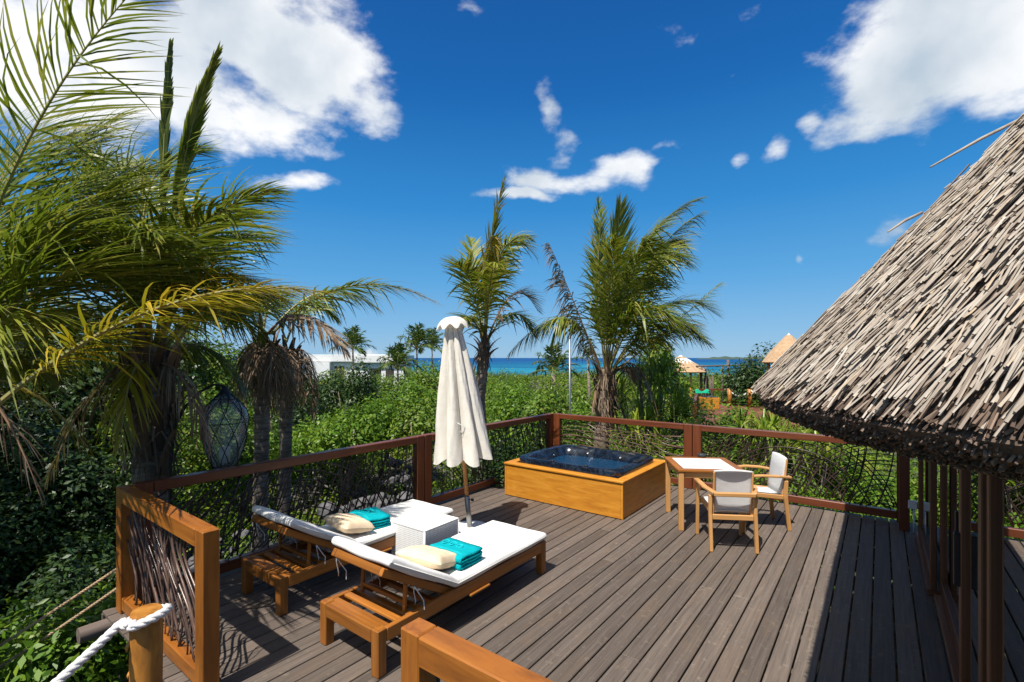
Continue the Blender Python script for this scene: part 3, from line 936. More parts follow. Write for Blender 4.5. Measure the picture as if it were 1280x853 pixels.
def make_towel(loc, rz, label, tip=0.0):
    """bath towel folded into a thick pad: stacked folds seen at the front edge, woven scroll mark on top"""
    t = thing('folded_towel', loc, label, 'towel', 'folded towels on the loungers', rz)
    W, D = .40, .26; mb = MB()
    # two folded pads, each one a ribbon doubled back on itself
    def ribbon(z0, thk, off, dy):
        path = []; r = thk / 2
        y0, y1 = -D / 2 + dy, D / 2 + dy
        path += [(y1 - .01 * k, z0 + r * .5) for k in (0, 4, 10, 16, 22)]
        path += [(y0 + .0, z0 + r * .5)]
        for i in range(1, 8): a = -math.pi / 2 - math.pi * i / 8; path.append((y0 + math.cos(a) * r * .55, z0 + r + math.sin(a) * r * .55))
        path += [(y0, z0 + thk - r * .45)] + [(y0 + D * k, z0 + thk - r * .45 + .004 * math.sin(k * 9)) for k in (.2, .4, .6, .8, 1.0)]
        th = r * .95; nx = 14; vs = []; fs = []
        pts = [Vector((0, y, z)) for y, z in path]
        for sgn in (1, -1):
            for i, p in enumerate(pts):
                tg = (pts[min(i + 1, len(pts) - 1)] - pts[max(i - 1, 0)]).normalized(); nn = Vector((0, -tg.z, tg.y))
                for j in range(nx + 1):
                    x = (j / nx - .5) * W + off; ex = min(j, nx - j)
                    w = 1 if ex > 0 else .55
                    vs.append(p + Vector((x, .004 * math.sin(x * 23 + z0 * 90), .003 * math.sin(x * 17 + p.y * 21))) + nn * sgn * th / 2 * w)
        k = nx + 1; N = len(pts) * k
        for i in range(len(pts) - 1):
            for j in range(nx):
                a, b, c, d = i * k + j, i * k + j + 1, (i + 1) * k + j + 1, (i + 1) * k + j
                fs.append((a, b, c, d)); fs.append((N + d, N + c, N + b, N + a))
        ring = [i * k for i in range(len(pts))] + [(len(pts) - 1) * k + j for j in range(1, k)] + [i * k + nx for i in range(len(pts) - 2, -1, -1)] + [j for j in range(nx - 1, 0, -1)]
        for a, b in zip(ring, ring[1:] + ring[:1]): fs.append((a, b, N + b, N + a))
        mb.add(vs, fs)
    ribbon(0.0, .055, 0, 0); ribbon(.054, .055, .008, -.006)
    b = mb.build('folds', M['towel'], t, True)
    mm = MB(); z = .113
    for cx_, mir in ((-.13, 1), (-.045, 1), (.04, -1)):
        pts = [Vector((cx_ + .032 * math.cos(a) * (1 - i / 26), .03 + mir * .042 * math.sin(a) * (1 - i / 40), z)) for i, a in enumerate([k * .42 for k in range(16)])]
        mm.tube(pts, .0045, 5)
    for y in (-.095, -.08): mm.tube([Vector((-.19, y, z - .001)), Vector((0, y, z + .001)), Vector((.2, y, z - .001))], .003, 5)
    mm.build('woven_mark', M['towel_mark'], b, True)
    return t


def make_loungers():
    proto = make_lounger((-3.285, 1.98, 0), 'near lounger in full sun, beside the golden rail post')
    c = copy_thing(proto, 'rear lounger in part shade against the dark branch railing'); c.location = (-4.55, 1.98, 0)
    make_pillow((-2.93, 2.735, .475), (R(-14), R(0), R(8)), 'beige pillow on the near lounger in full sun')
    make_pillow((-4.16, 2.82, .475), (R(-12), R(0), R(-6)), 'beige pillow with frond shadows on the rear lounger')
    make_towel((-2.885, 2.985, .385), R(2), 'turquoise towel with scroll mark, folded on the near lounger')
    make_towel((-4.20, 3.10, .385), R(-12), 'turquoise towel folded on the rear lounger by the railing')


make_loungers()

# ------------------------------------------------------------------ side table, parasol
def make_side_table():
    t = thing('side_table', (-3.69, 3.395, 0), 'white woven cube side table between the two loungers', 'side table', None, R(1))
    s, h = .475, .45; mb = MB()
    for ax, sg in (((1, 0, 0), 1), ((1, 0, 0), -1), ((0, 1, 0), 1), ((0, 1, 0), -1)):
        n = Vector(ax) * sg; w = Vector((0, 0, 1)).cross(n)
        vs = [n * s / 2 + w * (s / 2 * a) + Vector((0, 0, z)) for a, z in ((-1, .01), (1, .01), (1, h - .012), (-1, h - .012))]
        mb.add(vs, [(0, 1, 2, 3)], [(s / 2 * a + .5, z, 0) for a, z in ((-1, .01), (1, .01), (1, h - .012), (-1, h - .012))])
    mb.build('woven_side', M['wicker'], t)
    for x in (-1, 1):
        for y in (-1, 1): mb = MB(); mb.tube([(x * (s / 2 - .004), y * (s / 2 - .004), 0), (x * (s / 2 - .004), y * (s / 2 - .004), h - .01)], .009, 8); mb.build('corner_trim', M['white_plastic'], t, True)
    mb = MB(); vs = [(-s / 2, -s / 2, h - .012), (s / 2, -s / 2, h - .012), (s / 2, s / 2, h - .012), (-s / 2, s / 2, h - .012)]
    mb.add(vs, [(0, 1, 2, 3)], [(x + .5, y + .5, 0) for x, y, z in vs])
    mb.build('woven_top', M['wicker'], t)
    mb = MB(); mb.box((0, 0, h - .003), (s + .006, s + .006, .008), None, .003); mb.build('glass_top', M['stone_white'], t)


make_side_table()


def make_parasol():
    base = Vector((-3.925, 4.325, 0)); ax = Vector((-.168, -.135, 2.6)).normalized()
    t = thing('parasol', base, 'closed cream parasol with frilled cap leaning beside the loungers', 'parasol')
    mb = MB(); mb.lathe((0, 0, 0), [(.24, 0), (.25, .01), (.25, .05), (.235, .065), (.05, .07), (.001, .07)], 36); smooth_edges(mb.build('base', M['stone_white'], t))
    mb = MB(); mb.tube([Vector((0, 0, .06)), ax * .44], .031, 14); mb.build('sleeve', M['steel'], t, True)
    mb = MB(); k = ax * .40; mb.tube([k + Vector((.02, 0, 0)), k + Vector((.06, .02, 0))], .006, 6); mb.lathe(k + Vector((.066, .022, -.016)), [(.001, 0), (.017, .004), (.017, .028), (.001, .032)], 10)
    mb.build('clamp_knob', M['black'], t, True)
    mb = MB(); mb.tube([ax * .1, ax * 1.3, ax * 2.56], .024, 14); mb.build('pole', M['pole_wood'], t, True)
    rot = Vector((0, 0, 1)).rotation_difference(ax).to_matrix()
    # canopy: cloth gathered in eight deep hanging folds
    n, m = 128, 34; vs = []; fs = []
    for i in range(m + 1):
        s = i / m; z = 2.50 - 1.56 * s
        rad = .085 + .275 * s ** .85
        for j in range(n):
            a = 2 * math.pi * j / n
            f = abs(math.sin(4 * a + .35 * math.sin(a) + .4)); lobe = .52 + .5 * f ** .55
            lobe += .06 * math.sin(7 * a + 5 * s) * s + .035 * math.sin(13 * a - 7 * s) + .02 * math.sin(29 * a + 11 * s) * math.sin(23 * s + 3 * a)
            r = rad * (lobe * (1 - .1 * s) + .1 * s)
            hem = (.07 * (f ** 1.0) - .02 * math.sin(3 * a)) * max(0, s - .75) / .25
            p = Vector((r * math.cos(a), r * math.sin(a), z - hem)); vs.append(rot @ p)
    for i in range(m):
        for j in range(n): fs.append((i * n + j, (i + 1) * n + j, (i + 1) * n + (j + 1) % n, i * n + (j + 1) % n))
    mb = MB(); mb.add(vs, fs); ca = mb.build('canopy', M['canvas'], t, True)
    mb = MB()
    for j in range(8):
        a = (j + .5) * math.pi / 4 + .1; mb.tube([rot @ Vector((math.cos(a) * .05, math.sin(a) * .05, 2.45)), rot @ Vector((math.cos(a) * .10, math.sin(a) * .10, 1.7)), rot @ Vector((math.cos(a) * .15, math.sin(a) * .15, 1.0))], .009, 6)
    mb.build('rib', M['pole_wood'], t, True)
    mb = MB(); n = 80; vs = []; prof = [(.001, 2.605), (.05, 2.60), (.10, 2.585), (.145, 2.553), (.175, 2.515), (.19, 2.475)]
    for i, (r, z) in enumerate(prof):
        k = i / 5
        for j in range(n):
            a = 2 * math.pi * j / n; w = math.sin(8 * a)
            vs.append(rot @ Vector((r * (1 + .07 * w * k) * math.cos(a), r * (1 + .07 * w * k) * math.sin(a), z - .03 * k * k * w)))
    fs = [(i * n + j, (i + 1) * n + j, (i + 1) * n + (j + 1) % n, i * n + (j + 1) % n) for i in range(5) for j in range(n)]
    mb.add(vs, fs); mb.build('cap', M['canvas'], t, True)
    # tie strap with buckle hanging on the cloth
    mb = MB(); pts = []
    for i in range(60):
        a = 2 * math.pi * i / 59; f = abs(math.sin(4 * a + .35 * math.sin(a) + .4)); r = .235 * (.55 + .5 * f ** .55) ; 
        pts.append(rot @ Vector((r * math.cos(a), r * math.sin(a), 1.48 - .03 * f)))
    hook = [rot @ Vector((.16 + .06 * math.sin(k * .6), -.19 - .03 * math.cos(k), 1.36 - k * .022)) for k in range(6)]
    mb.tube(hook, .004, 5); mb.build('tie_strap', M['piping'], t, True)


make_parasol()

# ------------------------------------------------------------------ hot tub
def make_tub():
    x0, x1, y0, y1 = -4.57, -2.65, 5.84, 7.44; cx_, cy_ = (x0 + x1) / 2, (y0 + y1) / 2; W, D = x1 - x0, y1 - y0
    t = thing('hot_tub', (cx_, cy_, 0), 'blue marbled hot tub set in an orange wooden box', 'hot tub')
    mb = MB(); h = .475
    for sx in (-1, 1): mb.box((sx * (W / 2 - .012), 0, h / 2 + .005), (.024, D, h - .01), None, .003)
    for sy in (-1, 1): mb.box((0, sy * (D / 2 - .012), h / 2 + .005), (W - .05, .024, h - .01), None, .003)
    for sx in (-1, 1): mb.box((sx * (W / 2 + .003), -D / 2 + .012, h / 2), (.012, .03, h), None, .003)
    mb.build('cabinet', M['cabinet'], t)
    mb = MB(); lw = .13
    for sy in (-1, 1): mb.box((0, sy * (D / 2 - lw / 2 + .018), h + .014), (W + .036, lw, .028), None, .005)
    for sx in (-1, 1): mb.box((sx * (W / 2 - lw / 2 + .018), 0, h + .014), (lw, D - 2 * lw + .032, .028), None, .005)
    mb.build('ledge', M['cabinet'], t)
    # shell: superellipse rings from the outer skirt over the rim down to the floor
    rw, rd = W / 2 - .10, D / 2 - .10; n = 96; zr = h + .115
    rings = [(1.0, h + .012, 9), (1.005, zr - .03, 9), (.99, zr - .008, 9), (.965, zr, 9), (.90, zr, 8), (.865, zr - .012, 7), (.84, zr - .06, 6), (.80, zr - .17, 5), (.76, zr - .25, 5), (.60, zr - .27, 5), (.55, zr - .34, 5), (.50, zr - .42, 5), (.0, zr - .43, 5)]
    vs = []
    for k, (s, z, e) in enumerate(rings):
        for j in range(n):
            a = 2 * math.pi * j / n; c, d = math.cos(a), math.sin(a)
            q = (abs(c) ** e + abs(d) ** e) ** (-1 / e)
            inn = 1.0
            if 6 <= k <= 9: inn = 1 - .05 * (math.cos(a * 6) > .3)      # moulded seats
            vs.append((rw * s * q * c * inn, rd * s * q * d * inn, z))
    fs = [(i * n + j, i * n + (j + 1) % n, (i + 1) * n + (j + 1) % n, (i + 1) * n + j) for i in range(len(rings) - 1) for j in range(n)]
    mb = MB(); mb.add(vs, fs); smooth_edges(mb.build('shell', M['tub'], t), 35)
    mb = MB(); vs = [(0, 0, zr - .145)]
    for j in range(n):
        a = 2 * math.pi * j / n; c, d = math.cos(a), math.sin(a); q = (abs(c) ** 5 + abs(d) ** 5) ** (-.2); vs.append((rw * .805 * q * c, rd * .805 * q * d, zr - .145))
    mb.add(vs, [(0, 1 + j, 1 + (j + 1) % n) for j in range(n)]); mb.build('water', M['pool_water'], t)
    for (x, y) in ((-.55, .56), (-.3, .56), (.35, .56), (.6, .56), (-.72, .1), (.72, .1)):
        mb = MB(); rt = Vector((0, 0, 1)).rotation_difference(Vector((-x * .2 if abs(y) > .3 else -x, -y, .35)).normalized()).to_matrix()
        mb.lathe((x * 1.0 * .90, y * .985, zr - .085), [(.016, 0), (.016, .006), (.011, .007), (.008, .003), (.001, .003)], 14, None, 0, rt); mb.build('jet', M['steel'], t, True)
    for x in (-.42, .42):
        mb = MB(); mb.box((x, rd * .875, zr - .03), (.26, .05, .06), None, .02); mb.build('headrest', M['black'], t, True)
    mb = MB(); mb.box((rw * .935, .1, zr + .007), (.07, .20, .012), None, .004); mb.build('control_panel', M['black'], t)
    for (x, y) in ((-.2, -rd * .93), (.35, -rd * .93)):
        mb = MB(); mb.lathe((x, y, zr), [(.03, 0), (.03, .012), (.022, .018), (.001, .018)], 16); mb.build('valve_knob', M['black'], t, True)


make_tub()

# ------------------------------------------------------------------ table and chairs
def make_table():
    t = thing('dining_table', (-1.815, 6.44, 0), 'square teak table with white inset top by the railing', 'table', None, R(31.6))
    s, h, lg = .80, .745, .06
    for x in (-1, 1):
        for y in (-1, 1):
            mb = MB(); mb.box((x * (s / 2 - lg / 2 - .012), y * (s / 2 - lg / 2 - .012), (h - .032) / 2), (lg, lg, h - .032), None, .005); mb.build('leg', M['teak_pale'], t)
    mb = MB(); fw = .085
    for sg in (-1, 1):
        mb.box((0, sg * (s / 2 - fw / 2), h - .015), (s, fw, .03), None, .005)
        mb.box((sg * (s / 2 - fw / 2), 0, h - .015), (fw, s - 2 * fw - .003, .03), None, .005)
    mb.build('top_frame', M['teak'], t)
    mb = MB(); mb.box((0, 0, h - .014), (s - 2 * fw - .004, s - 2 * fw - .004, .024), None, .003); mb.build('inset_top', M['stone_white'], t)
    mb = MB()
    for sg in (-1, 1):
        mb.box((0, sg * (s / 2 - .045), h - .07), (s - .15, .022, .07), None, .003); mb.box((sg * (s / 2 - .045), 0, h - .07), (.022, s - .15, .07), None, .003)
    mb.build('apron', M['teak_pale'], t)
    mb = MB(); mb.lathe((-1.94, 6.84, h - .001), [(.045, 0), (.055, .004), (.06, .038), (.055, .042), (.046, .04), (.042, .012), (.001, .01)], 24)
    tag(mb.build('ashtray', M['ash_glass'], None, True), 'small dark glass ashtray on the white table top', 'ashtray')


def make_chair(loc, rz, label):
    """faces +y locally"""
    t = thing('armchair', loc, label, 'chair', 'white sling chairs at the table', rz)
    hw, fd = .235, .235; wm = M['teak_pale']
    for sx in (-1, 1):
        mb = MB(); mb.beam((sx * (hw + .012), fd + .02, 0), (sx * (hw + .012), fd - .01, .645), .036, .042, up=(0, 1, 0), b=.006); mb.build('front_leg', wm, t)
        mb = MB(); pts = [Vector((sx * hw, -fd - .045, 0)), Vector((sx * hw, -fd, .40)), Vector((sx * hw, -fd - .005, .60))]
        for a, b in zip(pts, pts[1:]): mb.beam(a, b + (b - a).normalized() * .008, .036, .045, up=(0, 1, 0), b=.006)
        mb.build('back_leg', wm, t)
        mb = MB(); pts = [Vector((sx * (hw + .015), fd + .05, .645)), Vector((sx * (hw + .035), .05, .668)), Vector((sx * (hw + .03), -.13, .662)), Vector((sx * (hw - .03), -fd - .055, .64))]
        for a, b in zip(pts, pts[1:]): mb.beam(a, b + (b - a).normalized() * .012, .058, .026, b=.008)
        mb.build('armrest', wm, t)
        mb = MB(); mb.beam((sx * (hw - .03), fd, .43), (sx * (hw - .03), -fd + .01, .395), .028, .05, b=.005); mb.build('seat_rail', wm, t)
    mb = MB(); mb.beam((-hw + .02, -fd - .062, .628), (hw - .02, -fd - .062, .628), .05, .042, b=.007); mb.build('back_rail', wm, t)
    mb = MB(); mb.beam((-hw + .02, -fd - .002, .365), (hw - .02, -fd - .002, .365), .03, .055, b=.005); mb.beam((-hw, fd + .01, .40), (hw, fd + .01, .40), .03, .05, b=.005); mb.build('cross_rail', wm, t)
    def sheet(path, hw_, bulge, mb):
        n = 12; vs = []; fs = []; N = len(path) * (n + 1)
        for sg in (1, -1):
            for i, (y, z) in enumerate(path):
                a, b = path[max(0, i - 1)], path[min(len(path) - 1, i + 1)]; tn = Vector((0, b[0] - a[0], b[1] - a[1])).normalized(); nn = Vector((0, -tn.z, tn.y))
                for j in range(n + 1):
                    u = j / n * 2 - 1; vs.append(Vector((u * hw_, y, z)) + nn * (sg * .003 - bulge * (1 - u * u)))
        k = n + 1
        for i in range(len(path) - 1):
            for j in range(n):
                a, b, c, d = i * k + j, i * k + j + 1, (i + 1) * k + j + 1, (i + 1) * k + j
                fs.append((a, b, c, d)); fs.append((N + d, N + c, N + b, N + a))
        ring = [i * k for i in range(len(path))] + [(len(path) - 1) * k + j for j in range(1, k)] + [i * k + n for i in range(len(path) - 2, -1, -1)] + [j for j in range(n - 1, 0, -1)]
        for a, b in zip(ring, ring[1:] + ring[:1]): fs.append((a, b, N + b, N + a))
        mb.add(vs, fs)
    mb = MB(); sheet([(fd + .035, .415), (fd + .03, .437), (fd, .445), (.12, .435), (0, .422), (-.12, .412), (-.21, .415)], hw - .035, .012, mb); mb.build('seat', M['sling'], t, True)
    mb = MB(); sheet([(-.20, .40), (-.208, .5), (-.22, .62), (-.236, .75), (-.255, .862), (-.262, .872), (-.27, .864)], hw - .03, .018, mb); mb.build('backrest', M['sling'], t, True)
    mb = MB()
    for sx in (-1, 1): mb.beam((sx * (hw - .036), -.215, .41), (sx * (hw - .036), -.263, .858), .020, .024, up=(0, 1, 0), b=.004)
    mb.build('back_stile', wm, t)
    return t


make_table()
proto = make_chair((-1.395, 5.845, 0), R(30.5), 'white sling armchair with its back to the camera, near the table')
c2 = copy_thing(proto, 'white sling armchair turned sideways, by the far railing'); c2.location = (-1.235, 6.775, 0); c2.rotation_euler = (0, 0, R(121))

# ------------------------------------------------------------------ thatched house
EX0, EY0, EX1, EY1, ER, EZ, SL = -.34, .80, 5.6, 8.6, 1.2, 2.0, 1.15
def sdf_in(x, y):
    """distance inside the rounded eave outline"""
    cx_, cy_ = (EX0 + EX1) / 2, (EY0 + EY1) / 2; hx, hy = (EX1 - EX0) / 2 - ER, (EY1 - EY0) / 2 - ER
    qx, qy = abs(x - cx_) - hx, abs(y - cy_) - hy
    return ER - (math.hypot(max(qx, 0), max(qy, 0)) + min(max(qx, qy), 0))


def eave_path(step):
    """points and inward normals round the eave, starting far along the deck side, round the near corner, along the near end"""
    out = []; y = EY1 - ER
    while y > EY0 + ER: out.append((EX0, y, 1, 0)); y -= step
    k = max(4, int(ER * math.pi / 2 / step))
    for i in range(k + 1):
        a = math.pi / 2 * i / k; out.append((EX0 + ER - ER * math.cos(a), EY0 + ER - ER * math.sin(a), math.cos(a), math.sin(a)))
    x = EX0 + ER + step
    while x < EX1 - ER: out.append((x, EY0, 0, 1)); x += step
    return out


def make_house():
    t = thing('thatched_house', (0, 0, 0), 'thatched house with glass sliding doors opening onto the deck', 'house')
    # roof body under the reeds
    def roof_z(x, y, off=0): return EZ + off + SL * max(0, min(sdf_in(x, y), 2.9))
    rings = [0.0, .05, .15, .3, .5, .75, 1.0, 1.2, 1.6, 2.1, 2.9]
    base = []
    k = 10
    for (qx, qy, a0) in ((EX0 + ER, EY0 + ER, math.pi), (EX1 - ER, EY0 + ER, 1.5 * math.pi), (EX1 - ER, EY1 - ER, 0), (EX0 + ER, EY1 - ER, .5 * math.pi)):
        for i in range(k + 1):
            a = a0 + math.pi / 2 * i / k; base.append((qx, qy, math.cos(a), math.sin(a)))
    vs, fs = [], []; n = len(base); cx_, cy_ = (EX0 + EX1) / 2, (EY0 + EY1) / 2; 
    for r in rings:
        for (qx, qy, c, s) in base:
            if r <= ER: x, y = qx + c * (ER - r), qy + s * (ER - r)
            else:
                e = r - ER; x = qx + (e if qx < cx_ else -e); y = qy + (e if qy < cy_ else -e)
            vs.append((x, y, EZ - .03 + SL * r))
    for i in range(len(rings) - 1):
        for j in range(n): fs.append((i * n + j, i * n + (j + 1) % n, (i + 1) * n + (j + 1) % n, (i + 1) * n + j))
    fs.append(tuple((len(rings) - 1) * n + j for j in range(n)))
    # thick cut edge: down and inward, then the soffit rising with the rafters
    o = len(vs)
    for (ins, dz) in ((.02, -.05), (.12, -.095), (.26, -.125), (.40, -.09)):
        for (qx, qy, c, s) in base: vs.append((qx + c * (ER - ins), qy + s * (ER - ins), EZ + dz))
    for j in range(n): fs.append((o + j, o + (j + 1) % n, (j + 1) % n, j))
    for i in range(3):
        for j in range(n): fs.append((o + (i + 1) * n + j, o + (i + 1) * n + (j + 1) % n, o + i * n + (j + 1) % n, o + i * n + j))
    m = MB(); m.add(vs, fs)
    for i in range(len(vs)): m.t[i] = 0
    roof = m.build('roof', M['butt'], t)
    # reeds: overlapping rows of thin stalks
    mb = MB(); q = 0.0; row = 0
    path = eave_path(.0056)
    while q < 2.0:
        dens = 1.0
        for (x, y, nx, ny) in path:
            near = math.hypot(x, y)
            arc = not (nx in (0, 1) and (nx == 1 or ny == 1))
            shrink = (ER - q) / ER if (0 < nx < 1) else 1.0
            if shrink <= 0.03: continue
            if random.random() > min(1, shrink) * (1.0 if near < 3.6 else .45): continue
            if y < 2 and x > 2.6: continue
            qq = q + random.uniform(-.03, .03)
            if qq < -.02: qq = random.uniform(-.02, .02)
            ln = random.uniform(.06, .13) if random.random() > .06 else random.uniform(.14, .26)
            c = Vector((x + nx * qq, y + ny * qq, EZ + SL * qq))
            dn = Vector((nx, ny, SL)).normalized(); sd = Vector((-ny, nx, 0)); up = sd.cross(dn)
            if up.z < 0: up = -up
            dn = (dn + sd * random.gauss(0, .10) + up * random.gauss(-.02, .045)).normalized()
            r = random.uniform(.0017, .0034); a = c + up * random.uniform(-.004, .02); b = a + dn * ln - up * random.uniform(.0, .012)
            s2 = dn.cross(up).normalized(); u2 = s2.cross(dn); off = random.uniform(0, 50)
            vs = []; gs = []
            for p, gl in ((a, 0), (b, ln)):
                for w1, w2 in ((-1, 0), (0, 1), (1, 0), (0, -1)):
                    vs.append(p + s2 * (w1 * r) + u2 * (w2 * r * .8)); gs.append((gl + off, w1 * r, w2 * r))
            mb.add(vs, [(0, 4, 5, 1), (1, 5, 6, 2), (2, 6, 7, 3), (3, 7, 4, 0), (0, 1, 2, 3)], gs)
        q += .036; row += 1
    mb.build('thatch', M['thatch'], t)
    # shaggy cut ends along the thick lower edge
    mb = MB()
    for (x, y, nx, ny) in eave_path(.0075):
        if math.hypot(x, y) > 5.2 or x > 2.4: continue
        for k in range(20):
            s = (k + random.random()) / 20
            if s < .3: ins, dz = .02 * s / .3, -.05 * s / .3
            elif s < .6: ins, dz = .02 + .10 * (s - .3) / .3, -.05 - .045 * (s - .3) / .3
            else: ins, dz = .12 + .16 * (s - .6) / .4, -.095 - .03 * (s - .6) / .4
            c = Vector((x + nx * ins, y + ny * ins, EZ + dz)); dn = Vector((nx, ny, SL * .6)).normalized()
            sd = Vector((-ny, nx, 0)); d = (dn + sd * random.gauss(0, .22) + Vector((0, 0, .25 + random.gauss(0, .2)))).normalized()
            r = random.uniform(.0018, .0036); a = c - d * random.uniform(.002, .016); b = c + d * .04
            s2 = d.orthogonal().normalized(); u2 = d.cross(s2); vs = [p + s2 * (r * w1) + u2 * (r * w2) for p in (a, b) for w1, w2 in ((-1, 0), (0, 1), (1, 0), (0, -1))]
            mb.add(vs, [(0, 4, 5, 1), (1, 5, 6, 2), (2, 6, 7, 3), (3, 7, 4, 0), (0, 1, 2, 3)])
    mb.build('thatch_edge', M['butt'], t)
    # loose reeds sticking out above the roof line
    for (u0, v0, u1, v1, d0, r) in ((1163, 209, 1290, 142, 1.75, .0055), (1110, 290, 1152, 266, 1.75, .005), (1180, 236, 1215, 215, 1.78, .004), (945, 478, 990, 452, 1.75, .004)):
        mb = MB(); mb.tube([at(u0, v0, d0 * .92), at((u0 + u1) / 2, (v0 + v1) / 2 - 2, d0 * .98), at(u1, v1, d0 * 1.05)], [r * .5, r, r * 1.1], 6); mb.build('loose_reed', M['thatch'], t, True)
    # walls, glass doors
    wx, ya, yb, zt = .42, 1.95, 7.6, 2.3
    mb = MB(); mb.box((wx + 4.6, (ya + yb) / 2, zt / 2), (.12, yb - ya, zt), None, .004); mb.box((wx + 2.36, yb - .06, zt / 2), (4.4, .12, zt), None, .004); mb.box((wx + 2.36, ya + .06, zt / 2), (4.4, .12, zt), None, .004)
    mb.build('wall', M['dark_int'], t)
    mb = MB(); mb.box((wx + 2.3, (ya + yb) / 2, -.06), (4.5, yb - ya - .2, .06), None, .003); mb.build('interior_floor', M['dark_int'], t)
    mb = MB(); mb.box((wx + .1, (ya + yb) / 2, 2.22), (.16, yb - ya + .4, .14), None, .006); mb.build('head_beam', M['door_wood'], t)
    mb = MB(); mb.box((.375, 6.5, .03), (.09, 1.75, .06), None, .005); mb.box((.425, 4.0, .02), (.10, 3.2, .04), None, .005); mb.build('door_track', M['door_wood'], t)
    def leaf(x, y0, y1, st=.075, d=.045):
        f = MB()
        for y in (y0 + st / 2, y1 - st / 2): f.box((x, y, 1.10), (d, st, 2.1), None, .005)
        for z, hh in ((.115, .13), (2.11, .08)): f.box((x, (y0 + y1) / 2, z), (d * .96, y1 - y0 - 2 * st - .002, hh), None, .005)
        fo = f.build('door', M['door_wood'], t)
        g = MB(); a, b = y0 + st, y1 - st; g.add([(x, a, .18), (x, b, .18), (x, b, 2.07), (x, a, 2.07)], [(0, 1, 2, 3)]); g.build('glass_pane', M['glass'], fo)
        return fo
    l1 = leaf(.375, 5.62, 7.34); l2 = leaf(.44, 4.22, 5.66); l3 = leaf(.385, 3.02, 3.80, .09); l4 = leaf(.40, 1.98, 3.0)
    for (o, y) in ((l2, 4.27), (l3, 3.745)):
        mb = MB(); mb.box(((.44 if o is l2 else .385) - .035, y, .95), (.03, .05, .30), None, .004); mb.build('handle', M['black'], o)
    mb = MB()
    def cur(a, b): return Vector((.62 + .03 * math.sin(a * 40), 4.5 + a * .5, .05 + 2.1 * b))
    mb.grid(cur, 40, 2); mb.build('curtain', M['curtain'], t, True)
    # round pole end of a rafter under the thatch, dark corner post, socket box with its conduit
    mb = MB(); p = at(1108, 556, 1.75); q = Vector((p.x + .9, p.y + .25, p.z + .75)); mb.tube([p, p.lerp(q, .3), q], [.034, .038, .04], 14); mb.build('rafter', M['pole_wood'], t, True)
    for (x, y) in ((.235, 7.62),):
        mb = MB(); mb.box((x, y, 1.15), (.10, .14, 2.3), None, .005); mb.build('post', M['rail_wood'], t)
    mb = MB(); mb.box((.312, 7.545, .335), (.085, .05, .10), None, .006); sb = mb.build('socket_box', M['white_plastic'], t)
    mb = MB(); mb.tube([(.325, 7.55, .0), (.325, 7.55, .285)], .011, 8); mb.build('conduit', M['white_plastic'], sb, True)


make_house()
#@@VEG
# ------------------------------------------------------------------ lantern on its crook
def make_lantern():
    c = at(281, 537, 5.0)
    k = 5.0 / 605
    t = thing('glass_lantern', (c.x, c.y, c.z - .40), 'big clear glass lantern in black wire netting, hanging outside the railing', 'lantern')
    prof_px = [(588, 12), (578, 16), (565, 20), (550, 24), (535, 26), (526, 26.5), (516, 24), (507, 18), (500, 11), (495, 7)]
    prof = [(r * k, (588 - v) * k) for v, r in prof_px]
    def rad(z):
        for (r0, z0), (r1, z1) in zip(prof, prof[1:]):
            if z0 <= z <= z1: return r0 + (r1 - r0) * (z - z0) / (z1 - z0)
        return prof[-1][0]
    mb = MB(); mb.lathe((0, 0, 0), [(.001, 0)] + prof, 40); mb.build('glass_bowl', M['lantern_glass'], t, True)
    mb = MB(); zt = prof[-1][1]
    for sg in (-1, 1):
        for j in range(8):
            pts = []
            for i in range(25):
                z = zt * i / 24; a = 2 * math.pi * j / 8 + sg * i / 24 * 1.6; r = rad(z) + .005; pts.append((r * math.cos(a), r * math.sin(a), z))
            mb.tube(pts, .0042, 5)
    for z in (.01, zt * .62, zt * .93):
        mb.tube([((rad(z) + .006) * math.cos(a), (rad(z) + .006) * math.sin(a), z) for a in [i * 2 * math.pi / 32 for i in range(33)]], .0045, 5)
    mb.build('wire_netting', M['iron'], t, True)
    mb = MB(); mb.lathe((0, 0, zt), [(.07, -.03), (.062, .0), (.045, .03), (.03, .055), (.03, .075), (.001, .08)], 20); mb.build('cap', M['iron'], t, True)
    mb = MB(); mb.lathe((0, 0, -.05), [(.001, 0), (.05, .0), (.09, .03), (.11, .055), (.10, .062)], 20); mb.build('foot', M['iron'], t, True)
    mb = MB(); mb.lathe((0, 0, .06), [(.05, 0), (.05, .16), (.001, .165)], 16); mb.build('candle', M['stone_white'], t, True)
    top = c + Vector((0, 0, -.40 + zt + .07)); b = at(212, 596, 4.9); b = Vector((b.x, b.y, -1.9))
    mb = MB(); p = [b, b.lerp(at(213, 580, 4.9), .6), at(213, 580, 4.9), at(219, 533, 4.92), at(232, 508, 4.95), at(250, 490, 4.98), at(268, 481, 5.0), at(278, 482, 5.0), top]
    mb.tube(p, [.02, .018, .016, .015, .014, .013, .012, .010, .009], 7)
    tag(mb.build('iron_crook', M['iron'], None, True), 'dark curved iron crook from which the glass lantern hangs', 'lantern hook')


make_lantern()

# ------------------------------------------------------------------ palms
WIND = Vector((.80, .60, 0))
def qb(p0, p1, p2, t): return p0 * (1 - t) ** 2 + p1 * (2 * t * (1 - t)) + p2 * t * t


